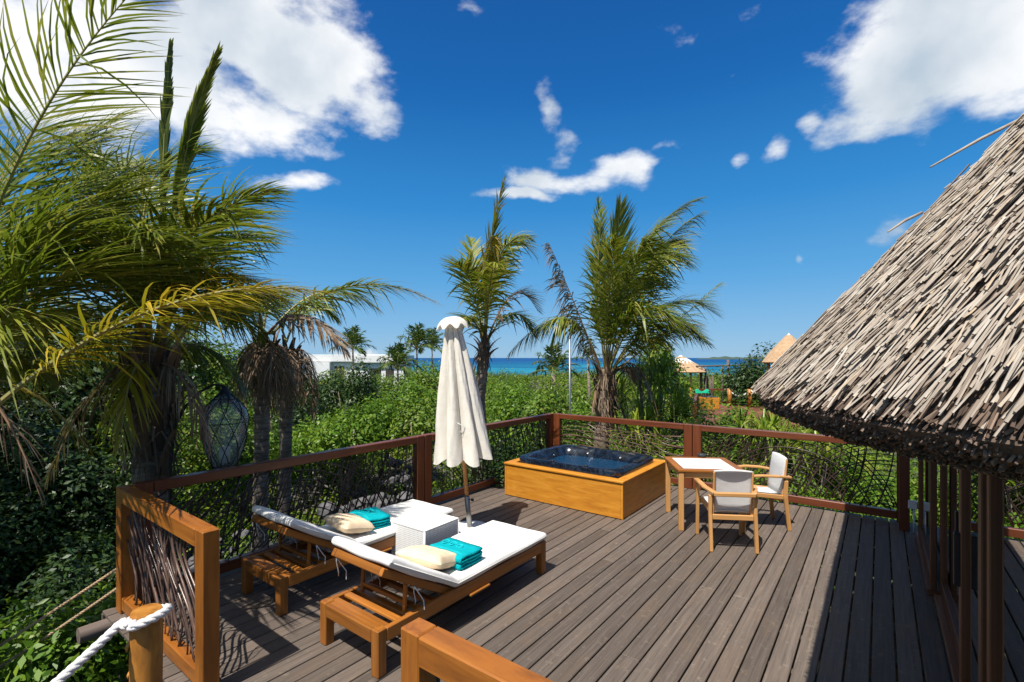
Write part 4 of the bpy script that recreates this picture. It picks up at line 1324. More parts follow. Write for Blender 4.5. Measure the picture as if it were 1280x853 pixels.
def frond(mb, p0, p1, p2, L_=.8, n=58, sag=.35, wind=.25, w=.034, start=.16, ang=(68, 22), lift=.25, roll=0.0, jit=.12, ragged=0.0, rr=.02, seg=4, tipbrown=0.0, side=(1, 1), close=1.0):
    pts = [qb(p0, p1, p2, i / 22) for i in range(23)]
    mb.tube(pts, [rr * (1 - .85 * i / 22) for i in range(23)], 5, True, 1)
    ph = [random.uniform(0, 6.28) for _ in range(6)]
    for i in range(n):
        t = start + (1 - start) * (i + .5) / n
        for sg in (-1, 1):
            cl = math.sin(t * 31 + ph[sg + 1]) * .5 + math.sin(t * 67 + ph[sg + 2]) * .5; cl2 = math.sin(t * 23 + ph[sg + 3])
            if side[0 if sg < 0 else 1] < random.random(): continue
            if random.random() < ragged: continue
            tt = min(1, max(0, t + random.gauss(0, .006)))
            p = qb(p0, p1, p2, tt); T = (qb(p0, p1, p2, min(1, tt + .02)) - qb(p0, p1, p2, max(0, tt - .02))).normalized()
            S = T.cross(Vector((0, 0, 1)))
            S = S.normalized() if S.length > .15 else RGT.copy()
            N = S.cross(T)
            if roll: q = Quaternion(T, roll); S, N = q @ S, q @ N
            al = R(ang[0] + (ang[1] - ang[0]) * tt) * close + random.gauss(0, jit * .5) + cl * jit * 1.1
            d = (T * math.cos(al) + S * (sg * math.sin(al)) + N * (lift + random.gauss(0, jit) + cl2 * jit * 1.5)).normalized()
            env = (min(1, (t - start) / .18 + .35) if t < start + .15 else 1) * (1 - .72 * max(0, (t - .55) / .45) ** 1.4)
            ln = L_ * env * random.uniform(.85, 1.08)
            wd = w * random.uniform(.8, 1.15) * (.65 + .35 * env)
            sg_ = sag * random.uniform(.5, 1.3) * (1 + .45 * cl2) + (.9 if sag > .1 and random.random() < .06 else 0); wn = wind * random.uniform(.6, 1.4)
            cur = p.copy(); vs = []; ts = []
            for k in range(seg + 1):
                x = k / seg
                dd = (d + Vector((0, 0, -1)) * sg_ * 2 * x + WIND * wn * 2 * x).normalized()
                if k: cur = cur + dd * (ln / seg)
                W = dd.cross(N); W = W.normalized() if W.length > .05 else dd.orthogonal().normalized()
                ww = wd * (.5 + .5 * min(1, x * 4)) * (1 - x ** 2.2) if k < seg else .0008
                vs += [cur - W * ww / 2, cur + W * ww / 2]; ts += [x * .75 + tipbrown * tt ** 2.5 + random.uniform(0, .12)] * 2
            mb.add(vs, [(2 * k, 2 * k + 1, 2 * k + 3, 2 * k + 2) for k in range(seg)], None, ts, 0)


def shifted(mb, base):
    mb.v = [(p[0] - base.x, p[1] - base.y, p[2] - base.z) for p in mb.v]; return mb


FMATS = {'m': ('frond_lime', 'rachis'), 'g': ('frond_green', 'rachis'), 'y': ('frond_yellow', 'rachis'), 'd': ('frond_dead', 'rachis_dead')}
def add_frond(t, base, kind, p0, p1, p2, **k):
    mb = MB(); frond(mb, p0, p1, p2, **k); a, b = FMATS[kind]
    o = shifted(mb, base).build('frond', [M[a], M[b]], t)
    if kind == 'd': o['label'] = 'dry brown frond'
    if kind == 'y': o['label'] = 'yellowing frond'
    return o


def trunk(t, base, pts, radii, name='trunk'):
    """ringed palm stem through the points"""
    mb = MB(); P = []; Rr = []
    for i in range(len(pts) - 1):
        a, b = Vector(pts[i]), Vector(pts[i + 1]); k = max(2, int((b - a).length / .05))
        for j in range(k):
            x = j / k; P.append(a.lerp(b, x)); Rr.append((radii[i] + (radii[i + 1] - radii[i]) * x) * (1 + .055 * ((j % 2) * 2 - 1) + random.uniform(-.02, .02)))
    P.append(Vector(pts[-1])); Rr.append(radii[-1]); mb.tube(P, Rr, 14)
    return shifted(mb, base).build(name, M['bark'], t, True)


def boots(t, base, c, r, z0, z1, n=26, ln=.5, out=.5):
    """old split leaf bases and brown fibre round the top of the stem"""
    mb = MB()
    for i in range(n):
        a = i * 2.4 + random.uniform(-.3, .3); z = z0 + (z1 - z0) * i / n
        d = Vector((math.cos(a), math.sin(a), 0)); s = Vector((-d.y, d.x, 0)); L_ = ln * random.uniform(.6, 1.2); o_ = out * random.uniform(.3, 1.2)
        w0, w1 = random.uniform(.10, .16), random.uniform(.03, .06); vs = []
        for k in range(6):
            x = k / 5; p = Vector((c.x, c.y, z)) + d * (r * .85 + o_ * L_ * x ** 1.6) + Vector((0, 0, L_ * x * (1 - .35 * o_ * x)))
            w = w0 + (w1 - w0) * x; th = .022 * (1 - .5 * x)
            vs += [p - s * w / 2, p + d * th - s * w * .2, p + d * th + s * w * .2, p + s * w / 2]
        fs = [(4 * k + j, 4 * k + j + 1, 4 * k + j + 5, 4 * k + j + 4) for k in range(5) for j in range(3)]; fs += [(4 * k + 3, 4 * k, 4 * k + 4, 4 * k + 7) for k in range(5)] + [(20, 21, 22, 23)]
        mb.add(vs, fs)
    for i in range(n * 10):
        a = random.uniform(0, 6.28); z = random.uniform(z0, z1 + .1); d = Vector((math.cos(a), math.sin(a), 0)); p = Vector((c.x, c.y, z)) + d * r * random.uniform(.85, 1.25)
        q = p + d * random.uniform(.0, .14) + Vector((random.gauss(0, .05), random.gauss(0, .05), -random.uniform(.06, .34))); w = Vector((-d.y, d.x, 0)) * random.uniform(.003, .014)
        mb.add([p - w, p + w, q + w * .4, q - w * .4], [(0, 1, 2, 3)])
    return shifted(mb, base).build('leaf_bases', M['fibre'], t)


def palm_base(u, v, d):
    p = at(u, v, d); return Vector((p.x, p.y, ground_z(p.x, p.y) - .05))


def px(pts, d):
    """path in the upright plane through the palm, given by where it reads from the deck: (u, v, extra depth)"""
    return [at(u, v, d + e) for u, v, e in pts]


def palm_parasol():
    d = 9.0; b = palm_base(604, 590, d)
    t = thing('coconut_palm', b, 'slim palm with thin wind-torn crown rising behind the closed parasol', 'palm tree', 'palms close to the deck')
    top = at(606, 415, d)
    trunk(t, b, [b, at(603, 560, d), at(600, 500, d), at(604, 450, d), at(606, 428, d)], [.12, .105, .095, .105, .09])
    boots(t, b, at(605, 440, d), .085, at(605, 452, d).z, at(605, 420, d).z, 10, .45, .8)
    F = [('y', [(607, 425, 0), (606, 320, 0), (630, 226, -.3)], dict(L_=.5, ang=(30, 14), lift=.05, sag=.05, wind=.12, n=44)),
         ('m', [(607, 425, 0), (618, 250, -.4), (672, 324, -.6)], dict(L_=.62, sag=.5, wind=.25, tipbrown=.15)),
         ('m', [(606, 425, 0), (620, 270, .6), (664, 300, .9)], dict(L_=.6, sag=.35, wind=.3)),
         ('m', [(605, 425, 0), (588, 330, -.3), (572, 330, -.9)], dict(L_=.6, sag=.2, wind=-.05, lift=.3)),
         ('m', [(605, 428, 0), (596, 330, .5), (588, 300, 1.3)], dict(L_=.6, sag=.15, wind=.05)),
         ('m', [(605, 430, 0), (590, 380, -.6), (572, 405, -1.0)], dict(L_=.55, sag=.5, wind=.1)),
         ('d', [(608, 430, 0), (640, 330, .2), (672, 388, .3)], dict(L_=.6, sag=.25, wind=.35, ragged=.25)),
         ('m', [(608, 430, 0), (640, 360, .8), (668, 420, 1.1)], dict(L_=.55, sag=.5, wind=.3, tipbrown=.3)),
         ('m', [(606, 430, 0), (612, 320, -.9), (622, 330, -1.4)], dict(L_=.55, sag=.6, wind=.1)),
         ('y', [(606, 430, 0), (606, 330, -.6), (616, 295, -.8)], dict(L_=.5, sag=1.6, wind=.05, start=.5, ang=(60, 40), lift=-.1, tipbrown=.4)),
         ('d', [(606, 440, 0), (594, 425, -.2), (590, 500, -.25)], dict(L_=.25, n=20, sag=1.2, ragged=.5))]
    for k, p, a in F: add_frond(t, b, k, *px(p, d), **a)


def palm_far_rail():
    d = 10.2; b = palm_base(752, 600, d)
    t = thing('coconut_palm', b, 'bushy windblown palm with shaggy brown leaf bases behind the far railing', 'palm tree', 'palms close to the deck')
    trunk(t, b, [b, at(749, 600, d), at(752, 545, d), at(757, 500, d), at(760, 462, d)], [.16, .15, .16, .2, .14])
    boots(t, b, at(757, 490, d), .2, at(757, 535, d).z, at(757, 462, d).z, 34, .55, .45)
    F = [('g', [(757, 470, 0), (768, 350, 0), (776, 258, -.4)], dict(L_=1.0, ang=(28, 16), lift=.0, sag=.0, wind=.10, n=96, w=.036, jit=.05)),
         ('m', [(759, 470, 0), (772, 290, .4), (872, 250, .2)], dict(L_=.95, ang=(45, 18), sag=.22, wind=.45, n=104, w=.034)),
         ('g', [(760, 470, 0), (790, 290, .9), (850, 262, 1.1)], dict(L_=.9, ang=(40, 18), sag=.25, wind=.5, n=96, w=.034)),
         ('g', [(761, 470, 0), (812, 280, -.3), (860, 330, -.8)], dict(L_=.95, sag=.6, wind=.3, n=96, w=.034)),
         ('m', [(761, 470, 0), (830, 340, -.2), (893, 392, -.5)], dict(L_=.95, sag=.35, wind=.35, n=92, w=.032)),
         ('g', [(761, 472, 0), (820, 370, .8), (885, 430, 1.2)], dict(L_=.9, sag=.5, wind=.3, n=88, w=.032)),
         ('g', [(760, 470, 0), (800, 350, -1.0), (840, 400, -1.9)], dict(L_=.9, sag=.45, wind=.3, n=88, w=.032)),
         ('m', [(757, 470, 0), (760, 340, -.7), (770, 300, -1.6)], dict(L_=.8, sag=.35, wind=.15, n=88, w=.032)),
         ('g', [(757, 470, 0), (752, 360, .2), (748, 252, .6)], dict(L_=.7, ang=(38, 20), sag=.05, wind=.1, n=56, w=.04)),
         ('g', [(757, 470, 0), (742, 350, -.4), (752, 270, -.6)], dict(L_=.6, ang=(40, 20), sag=.1, wind=-.1, n=50)),
         ('m', [(761, 470, 0), (806, 300, .3), (848, 300, .4)], dict(L_=1.05, sag=.75, wind=.35, n=100, w=.036)),
         ('g', [(761, 470, 0), (826, 360, -.6), (872, 420, -1.2)], dict(L_=.95, sag=.7, wind=.35, n=92, w=.034)),
         ('g', [(759, 470, 0), (785, 330, -.6), (812, 300, -1.2)], dict(L_=1.0, sag=.6, wind=.35, n=96, w=.036)),
         ('m', [(760, 470, 0), (800, 310, .6), (874, 268, .6)], dict(L_=1.0, sag=.35, wind=.55, n=100, w=.036)),
         ('d', [(753, 472, 0), (722, 385, -.2), (686, 304, -.3)], dict(L_=.7, sag=1.3, wind=.0, n=96, ang=(60, 35), lift=-.1, w=.03)),
         ('g', [(753, 472, 0), (722, 342, .1), (637, 442, -.3)], dict(L_=.9, sag=.9, wind=.12, n=96, tipbrown=.75, w=.036)),
         ('y', [(762, 465, 0), (812, 412, -.4), (872, 405, -.8)], dict(L_=.75, sag=.7, wind=.2, n=42, w=.036)),
         ('d', [(763, 470, 0), (800, 420, -.3), (824, 525, -.5)], dict(L_=.5, sag=1.6, wind=.05, n=50, ang=(40, 20), lift=-.1)),
         ('d', [(764, 472, 0), (792, 436, .1), (806, 500, .1)], dict(L_=.45, sag=1.6, wind=.05, n=40, ang=(40, 20), lift=-.1)),
         ('d', [(752, 480, 0), (742, 480, -.2), (738, 530, -.2)], dict(L_=.25, sag=1.2, n=22, ang=(30, 20), ragged=.4)),
         ('g', [(760, 472, 0), (850, 400, .5), (900, 355, .7)], dict(L_=.7, sag=.5, wind=.3, n=44, ragged=.2, tipbrown=.3))]
    for k, p, a in F: add_frond(t, b, k, *px(p, d), **a)


def palm_left():
    d = 5.0; b = palm_base(188, 600, d)
    t = thing('coconut_palm', b, 'large palm with thick fibrous trunk at the twig panel corner, tall folded spear leaves', 'palm tree', 'palms close to the deck')
    trunk(t, b, [b, at(190, 640, d), at(188, 560, d), at(188, 470, d), at(192, 430, d)], [.15, .14, .17, .2, .14])
    boots(t, b, at(188, 510, d), .22, at(188, 590, d).z, at(190, 450, d).z, 40, .5, .4)
    F = [('g', [(203, 430, .3), (200, 200, .3), (213, 58, .1)], dict(L_=.34, ang=(14, 8), lift=.0, sag=.0, wind=.04, n=60, jit=.03, w=.04, start=.35)),
         ('m', [(206, 430, .2), (212, 200, .2), (272, 66, .0)], dict(L_=.44, ang=(20, 10), lift=.0, sag=.0, wind=.08, n=64, jit=.03, w=.04, start=.35)),
         ('g', [(200, 440, 0), (240, 240, .3), (345, 240, .2)], dict(L_=.8, sag=.3, wind=.35, n=72, w=.030)),
         ('g', [(200, 440, 0), (260, 260, .8), (332, 300, 1.3)], dict(L_=.85, sag=.45, wind=.35, n=72, w=.030)),
         ('m', [(200, 445, 0), (280, 330, -.2), (340, 372, -.4)], dict(L_=.75, sag=.5, wind=.3, n=70, w=.030)),
         ('g', [(190, 440, 0), (170, 220, .5), (110, 190, 1.2)], dict(L_=.9, sag=.3, wind=.45, n=72, w=.030)),
         ('g', [(186, 440, 0), (130, 260, -.1), (40, 300, -.3)], dict(L_=.95, sag=.3, wind=.5, n=72, w=.030)),
         ('m', [(186, 445, 0), (110, 350, -.4), (20, 430, -.7)], dict(L_=.9, sag=.5, wind=.35, n=70, w=.030)),
         ('g', [(190, 440, 0), (180, 280, -.8), (200, 290, -1.5)], dict(L_=.85, sag=.45, wind=.35, n=70, w=.030)),
         ('g', [(190, 440, 0), (160, 270, 1.0), (120, 300, 2.0)], dict(L_=.9, sag=.4, wind=.35, n=70, w=.030)),
         ('m', [(195, 440, 0), (230, 290, 1.2), (250, 320, 2.0)], dict(L_=.85, sag=.5, wind=.3, n=70, w=.030)),
         ('g', [(188, 445, 0), (120, 380, .6), (60, 470, 1.0)], dict(L_=.85, sag=.6, wind=.2, n=66, w=.028)),
         ('g', [(190, 440, 0), (150, 190, .2), (240, 190, .5)], dict(L_=1.0, sag=.3, wind=.6, n=72, w=.030)),
         ('m', [(190, 440, 0), (110, 230, .5), (150, 225, 1.0)], dict(L_=1.05, sag=.3, wind=.65, n=72, w=.030)),
         ('g', [(192, 440, 0), (225, 250, -.4), (300, 265, -.9)], dict(L_=.95, sag=.4, wind=.5, n=70, w=.030)),
         ('g', [(190, 442, 0), (120, 300, -.6), (90, 330, -1.2)], dict(L_=1.0, sag=.4, wind=.55, n=70, w=.030)),
         ('y', [(192, 442, 0), (240, 320, -.3), (310, 350, -.7)], dict(L_=.8, sag=.5, wind=.4, n=80, w=.02)),
         ('m', [(186, 444, 0), (60, 330, .6), (-30, 400, 1.0)], dict(L_=1.0, sag=.45, wind=.5, n=68, w=.030)),
         ('g', [(194, 444, 0), (270, 340, .9), (320, 420, 1.3)], dict(L_=.8, sag=.7, wind=.3, n=66, w=.028)),
         ('d', [(186, 455, 0), (140, 420, -.2), (104, 560, -.3)], dict(L_=.6, sag=1.5, n=40, ragged=.4, w=.018, ang=(40, 25), wind=.05)),
         ('d', [(190, 460, 0), (225, 430, -.3), (262, 560, -.4)], dict(L_=.55, sag=1.5, n=40, ragged=.4, w=.018, ang=(40, 25), wind=.05)),
         ('y', [(188, 455, 0), (160, 430, -.5), (150, 560, -.7)], dict(L_=.6, sag=1.2, n=44, ang=(45, 25), wind=.1, w=.02, ragged=.3)),
         ('d', [(186, 460, 0), (120, 440, .3), (60, 600, .3)], dict(L_=.6, sag=1.4, n=40, ragged=.4, w=.018, ang=(40, 25), wind=.05)),
         ('g', [(192, 450, 0), (250, 400, .4), (300, 480, .5)], dict(L_=.7, sag=.9, wind=.15, n=76, w=.022))]
    for k, p, a in F: add_frond(t, b, k, *px(p, d), **a)


def palm_edge():
    d = 3.6; b = palm_base(-75, 600, d)
    t = thing('coconut_palm', b, 'nearest palm, trunk hidden past the left edge, its long fronds sweeping across the sky', 'palm tree', 'palms close to the deck')
    trunk(t, b, [b, at(-72, 640, d), at(-70, 520, d), at(-66, 460, d)], [.20, .18, .17, .15])
    boots(t, b, at(-70, 510, d), .17, at(-70, 570, d).z, at(-68, 470, d).z, 20, .4, .4)
    F = [('g', [(-62, 470, 0), (-10, 170, -.1), (182, -28, -.1)], dict(L_=.95, sag=.20, wind=.42, n=66, ang=(74, 34), lift=.30, w=.021, tipbrown=.35, start=.2)),
         ('m', [(-62, 470, 0), (-10, 250, .5), (140, 150, .9)], dict(L_=1.25, sag=.14, wind=.75, n=63, w=.023, start=.2)),
         ('g', [(-62, 470, 0), (0, 300, .2), (170, 235, .4)], dict(L_=1.25, sag=.2, wind=.75, n=63, w=.023, start=.2)),
         ('g', [(-62, 475, 0), (20, 340, -.1), (150, 330, -.1)], dict(L_=1.2, sag=.25, wind=.7, n=59, w=.023, start=.2)),
         ('m', [(-62, 470, 0), (-40, 260, .2), (40, 170, .5)], dict(L_=1.25, sag=.2, wind=.7, n=59, w=.023)),
         ('y', [(-60, 560, -.5), (170, 322, -.55), (405, 366, -.1)], dict(L_=.6, sag=.42, wind=.28, n=90, w=.022, start=.22, tipbrown=.3, ang=(70, 35))),
         ('g', [(-62, 472, 0), (30, 250, .8), (190, 210, 1.2)], dict(L_=1.1, sag=.2, wind=.75, n=59, w=.023, start=.2)),
         ('g', [(-62, 476, 0), (60, 320, .5), (215, 330, .8)], dict(L_=1.0, sag=.35, wind=.6, n=55, w=.023, start=.2)),
         ('m', [(-62, 480, 0), (10, 380, .9), (150, 410, 1.4)], dict(L_=.95, sag=.5, wind=.45, n=52, w=.023, start=.2)),
         ('g', [(-62, 472, 0), (-20, 210, .3), (95, 165, .8)], dict(L_=1.3, sag=.22, wind=.8, n=63, w=.023, start=.2)),
         ('g', [(-62, 472, 0), (10, 280, .0), (120, 290, -.1)], dict(L_=1.2, sag=.28, wind=.7, n=60, w=.023, start=.2)),
         ('y', [(-62, 474, 0), (0, 320, .4), (130, 300, .6)], dict(L_=1.1, sag=.28, wind=.7, n=52, w=.023, start=.2)),
         ('m', [(-62, 480, 0), (-10, 370, -.2), (80, 400, -.3)], dict(L_=1.0, sag=.5, wind=.5, n=52, w=.023, start=.2)),
         ('g', [(-64, 470, 0), (-120, 260, 0), (-260, 230, -.3)], dict(L_=.9, sag=.35, wind=.3)),
         ('g', [(-64, 470, 0), (-90, 280, .9), (-140, 260, 1.8)], dict(L_=.9, sag=.35, wind=.35)),
         ('m', [(-64, 475, 0), (-30, 400, .6), (60, 470, 1.0)], dict(L_=.8, sag=.7, wind=.25)),
         ('g', [(-64, 475, 0), (-140, 400, .2), (-260, 520, .2)], dict(L_=.8, sag=.7, wind=.2)),
         ('d', [(-64, 480, 0), (-10, 450, -.1), (50, 620, -.1)], dict(L_=.45, sag=1.3, n=30, ang=(45, 25), ragged=.5, w=.014)),
         ('y', [(-62, 490, 0), (20, 440, .3), (110, 560, .5)], dict(L_=.55, sag=1.1, n=40, ang=(50, 25), wind=.1, ragged=.35, w=.016))]
    for k, p, a in F: add_frond(t, b, k, *px(p, d), **a)


def palm_skirt(u, d, ctop, label, right):
    b = palm_base(u - 2, 600, d)
    t = thing('coconut_palm', b, label, 'palm tree', 'palms close to the deck')
    trunk(t, b, [b, at(u - 3, 650, d), at(u - 1, 560, d), at(u, 480, d), at(u + 4, ctop + 10, d)], [.12, .105, .10, .11, .1])
    boots(t, b, at(u + 2, 450, d), .13, at(u, 480, d).z, at(u, ctop + 10, d).z, 18, .4, .5)
    for i in range(13):
        a = i * 2.4; dx, dz = math.cos(a), math.sin(a)
        p = [(u + 3, ctop + 14, 0), (u + 3 + dx * 34, ctop - 6 + random.uniform(-10, 10), dz * .4), (u + dx * 34 + 4, ctop + random.uniform(70, 105), dz * .45)]
        add_frond(t, b, 'd', *px(p, d), L_=.5, sag=1.3, n=44, ang=(52, 24), wind=.12, ragged=.35, lift=-.05, w=.018, rr=.013, jit=.25)
    if right:
        F = [('g', [(u + 12, ctop, 0), (430, 318, -.2), (545, 378, -.4)], dict(L_=.7, sag=.5, wind=.25, n=66, tipbrown=.85, w=.036)),
             ('g', [(u + 8, ctop, 0), (400, 330, .4), (470, 385, .8)], dict(L_=.7, sag=.6, wind=.25, n=56, tipbrown=.4)),
             ('g', [(u, ctop, 0), (290, 340, .3), (225, 420, .2)], dict(L_=.7, sag=.6, wind=.15, n=56)),
             ('g', [(u, ctop, 0), (320, 330, -.6), (290, 400, -1.3)], dict(L_=.7, sag=.6, wind=.2, n=56)),
             ('g', [(u, ctop, 0), (345, 330, .8), (330, 380, 1.7)], dict(L_=.7, sag=.5, wind=.2, n=56)),
             ('d', [(u + 6, ctop, 0), (380, 360, -.4), (432, 440, -.7)], dict(L_=.6, sag=1.0, wind=.15, n=50))]
    else:
        F = [('g', [(u, ctop, 0), (330, 340, .6), (290, 370, 1.0)], dict(L_=.7, sag=.5, wind=.2, n=50)),
             ('g', [(u, ctop, 0), (385, 345, .5), (420, 400, 1.0)], dict(L_=.65, sag=.7, wind=.2, n=50, tipbrown=.4))]
    for k, p, a in F: add_frond(t, b, k, *px(p, d), **a)


palm_parasol(); palm_far_rail(); palm_left(); palm_edge()
palm_skirt(328, 7.0, 418, 'grey-trunked palm with brown skirt of dead fronds just right of the lantern', True)
palm_skirt(358, 8.2, 428, 'second skirted palm close behind the grey-trunked one right of the lantern', False)


def small_palm(u, vc, d, size, label, n=15, spear=.6, vb=None, wide=1.0, tr=.09):
    c = at(u, vc, d); b = Vector((c.x, c.y, ground_z(c.x, c.y)))
    t = thing('coconut_palm', b, label, 'palm tree', 'palms out in the scrub')
    mb = MB(); mb.tube([b, b.lerp(c, .5) + Vector((.1, 0, 0)), c], [tr * 1.2, tr, tr * .9], 8); shifted(mb, b).build('trunk', M['bark'], t, True)
    for i in range(n):
        a = i * 2.4 + random.uniform(-.2, .2); e = R(80 - 75 * (i / n)); dr = Vector((math.cos(a) * math.cos(e), math.sin(a) * math.cos(e), math.sin(e)))
        q = c + dr * size * .6 + Vector((0, 0, .12 * size)); f = c + dr * size * wide + Vector((0, 0, -.42 * size * math.cos(e)))
        mb = MB(); frond(mb, c, q, f, L_=.36 * size, n=20, sag=.4, wind=.2, w=.055 * size, rr=.018 * size, seg=2)
        shifted(mb, b).build('frond', [M['frond_distant'], M['rachis']], t)


small_palm(441, 437, 48, 2.5, 'small neat palm standing in front of the white villa', 15)
small_palm(521, 436, 52, 2.9, 'bushier dark palm at the right end of the white villa, just left of the parasol', 16)
small_palm(540, 436, 60, 2.7, 'darker small palm half hidden by the parasol cap', 14)
small_palm(497, 462, 40, 2.5, 'low spreading palm without visible trunk below the villa end', 15, wide=.9)
small_palm(692, 466, 26, 1.7, 'young palm with upright leaves between parasol palm and metal pole, sea behind', 13)
small_palm(735, 452, 30, 1.2, 'thin young palm with one drooping leaf right of the metal pole', 6)

# ------------------------------------------------------------------ strap-leaved plants behind the far railing
def strap_plant(u, v, d, heads, label, spreadr=.5, ln=.85, m='leaf_strap'):
    c = at(u, v, d); b = Vector((c.x, c.y, ground_z(c.x, c.y)))
    t = thing('screw_pine', b, label, 'strap-leaved plant', 'strap-leaved plants beyond the railing')
    st = MB(); lf = MB()
    for h in range(heads):
        a = h * 2.4; r = spreadr * math.sqrt((h + .3) / heads); hc = c + Vector((r * math.cos(a), r * math.sin(a), random.uniform(-.75, .25)))
        st.tube([b + Vector((.3 * r * math.cos(a), .3 * r * math.sin(a), 0)), b.lerp(hc, .5) + Vector((r * .2, 0, 0)), hc], [.05, .035, .03], 7)
        for i in range(34):
            az = random.uniform(0, 6.28); el = R(random.uniform(5, 85)); dr = Vector((math.cos(az) * math.cos(el), math.sin(az) * math.cos(el), math.sin(el)))
            L_ = ln * random.uniform(.6, 1.15); w = random.uniform(.032, .055); cur = hc.copy(); vs = []
            s = Vector((-math.sin(az), math.cos(az), 0)); dp = random.uniform(.5, 1.5); fold = random.choice((9, 9, 3, 2))
            for k in range(6):
                x = k / 5; dd = (dr + Vector((0, 0, -1)) * (dp * x ** 1.5 + (1.6 if k > fold else 0)) + WIND * .15 * x).normalized()
                if k: cur = cur + dd * L_ / 5
                ww = w * (1 - x ** 2.5) + .001; n_ = s.cross(dd)
                vs += [cur - s * ww / 2 + n_ * ww * .15, cur, cur + s * ww / 2 + n_ * ww * .15]
            lf.add(vs, [(3 * k + j, 3 * k + j + 1, 3 * k + j + 4, 3 * k + j + 3) for k in range(5) for j in range(2)])
    shifted(st, b).build('stem', M['bark'], t, True); shifted(lf, b).build('leaves', M[m], t)


strap_plant(806, 478, 11.6, 9, 'tallest strap-leaved clump, right beside the shaggy palm', .8, .95)
strap_plant(848, 528, 10.6, 7, 'yellowish strap-leaved clump left of the neighbouring red deck', .6, .8)
strap_plant(800, 530, 10.2, 7, 'low strap-leaved clump peeping over the rail behind the hot tub corner', .7, .85)
strap_plant(958, 548, 9.7, 6, 'strap-leaved clump sprouting over the rail under the thatch tip', .5, .85)
strap_plant(1000, 560, 9.9, 6, 'strap-leaved clump seen through the railing behind the sideways chair', .6, .9)
strap_plant(905, 565, 9.6, 6, 'strap-leaved clump behind the table and the middle railing post', .6, .8)
strap_plant(1050, 580, 10.2, 5, 'strap-leaved clump in the shade of the eave behind the railing', .5, .8)

# ------------------------------------------------------------------ shrubs and trees that can be told apart
def bush(u, v, d, rad, h, n, size, m, label, name='shrub', cat='shrub', group='shrubs close to the deck', stem=True, sink=.0):
    """v is where the shrub's top reads; it stands on the ground below"""
    p = at(u, v, d); gz = ground_z(p.x, p.y); b = Vector((p.x, p.y, gz)); t = thing(name, b, label, cat, group)
    hh = p.z - gz; low = max(0, hh - h)
    H_ = min(h, hh); want = 2.6 * (3.14 * rad * rad + 4.2 * rad * H_) / (.23 * size * size)     # enough leaves to close the crown
    n = int(min(16000, max(n, want)))
    P, D, W = bush_leaves((0, 0, low), rad, H_, n, size, 14 if rad > 1.4 else 9); leaf_mesh('foliage', P, D, W, M[m], t)
    mb = MB()
    for i in range(5):
        a = i * 1.26; e = Vector((rad * .45 * math.cos(a), rad * .45 * math.sin(a), low + min(h, hh) * .55)); mb.tube([(.04 * math.cos(a), .04 * math.sin(a), -.05), e * .5 + Vector((0, 0, .1)), e], [.045 if low > .5 else .03, .03, .012], 6)
    mb.build('stem', M['bark'], t, True)
    return t


bush(437, 456, 22, 1.75, 2.6, 5200, .17, 'leaf_dark', 'round dark green tree standing out of the light scrub in front of the villa', 'scrub_tree', 'tree', None)
bush(100, 748, 4.5, .8, .95, 3200, .085, 'leaf_bright', 'bright green sunlit bush under the tan ropes at the deck corner')
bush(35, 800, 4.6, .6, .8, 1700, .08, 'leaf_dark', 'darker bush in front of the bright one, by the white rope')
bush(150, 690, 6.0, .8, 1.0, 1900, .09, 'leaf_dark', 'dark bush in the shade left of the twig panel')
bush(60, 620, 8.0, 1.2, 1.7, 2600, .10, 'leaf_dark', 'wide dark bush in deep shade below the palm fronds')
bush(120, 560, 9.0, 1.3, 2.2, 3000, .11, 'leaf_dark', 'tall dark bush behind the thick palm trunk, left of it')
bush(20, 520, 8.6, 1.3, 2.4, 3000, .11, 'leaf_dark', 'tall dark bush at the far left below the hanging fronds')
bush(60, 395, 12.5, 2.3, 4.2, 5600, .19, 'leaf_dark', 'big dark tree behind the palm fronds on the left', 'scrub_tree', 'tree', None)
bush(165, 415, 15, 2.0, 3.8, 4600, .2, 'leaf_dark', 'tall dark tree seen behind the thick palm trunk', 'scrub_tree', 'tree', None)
bush(262, 428, 17, 1.7, 3.4, 4200, .2, 'leaf_scrub', 'tall green tree behind the lantern, left of the skirted palms', 'scrub_tree', 'tree', None)
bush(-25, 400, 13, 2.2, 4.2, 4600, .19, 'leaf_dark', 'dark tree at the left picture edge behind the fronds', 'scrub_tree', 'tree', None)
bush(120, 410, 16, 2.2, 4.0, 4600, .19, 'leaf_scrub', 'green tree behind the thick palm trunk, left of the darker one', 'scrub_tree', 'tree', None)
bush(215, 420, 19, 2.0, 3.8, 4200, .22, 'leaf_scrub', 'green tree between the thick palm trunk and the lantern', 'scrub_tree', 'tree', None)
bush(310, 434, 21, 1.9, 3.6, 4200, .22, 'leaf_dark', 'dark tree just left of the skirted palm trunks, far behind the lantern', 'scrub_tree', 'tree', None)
def shade_tree(x, y, r, h, label):
    gz = ground_z(x, y); b = Vector((x, y, gz)); t = thing('scrub_tree', b, label, 'tree', 'trees just past the left picture edge')
    mb = MB(); mb.tube([(0, 0, -.1), (.1, .1, 1.2), (.0, .2, h - 2.2)], [.14, .11, .08], 9)
    for i in range(6):
        a = i * 1.05; mb.tube([(0, .15, h - 2.8), (r * .4 * math.cos(a), r * .4 * math.sin(a), h - 1.9), (r * .7 * math.cos(a), r * .7 * math.sin(a), h - 1.2)], [.06, .04, .02], 6)
    mb.build('trunk', M['bark'], t, True)
    P, D, W = bush_leaves((0, 0, h - 2.6), r, 2.6, 7000, .17, 14); leaf_mesh('crown', P, D, W, M['leaf_dark'], t)


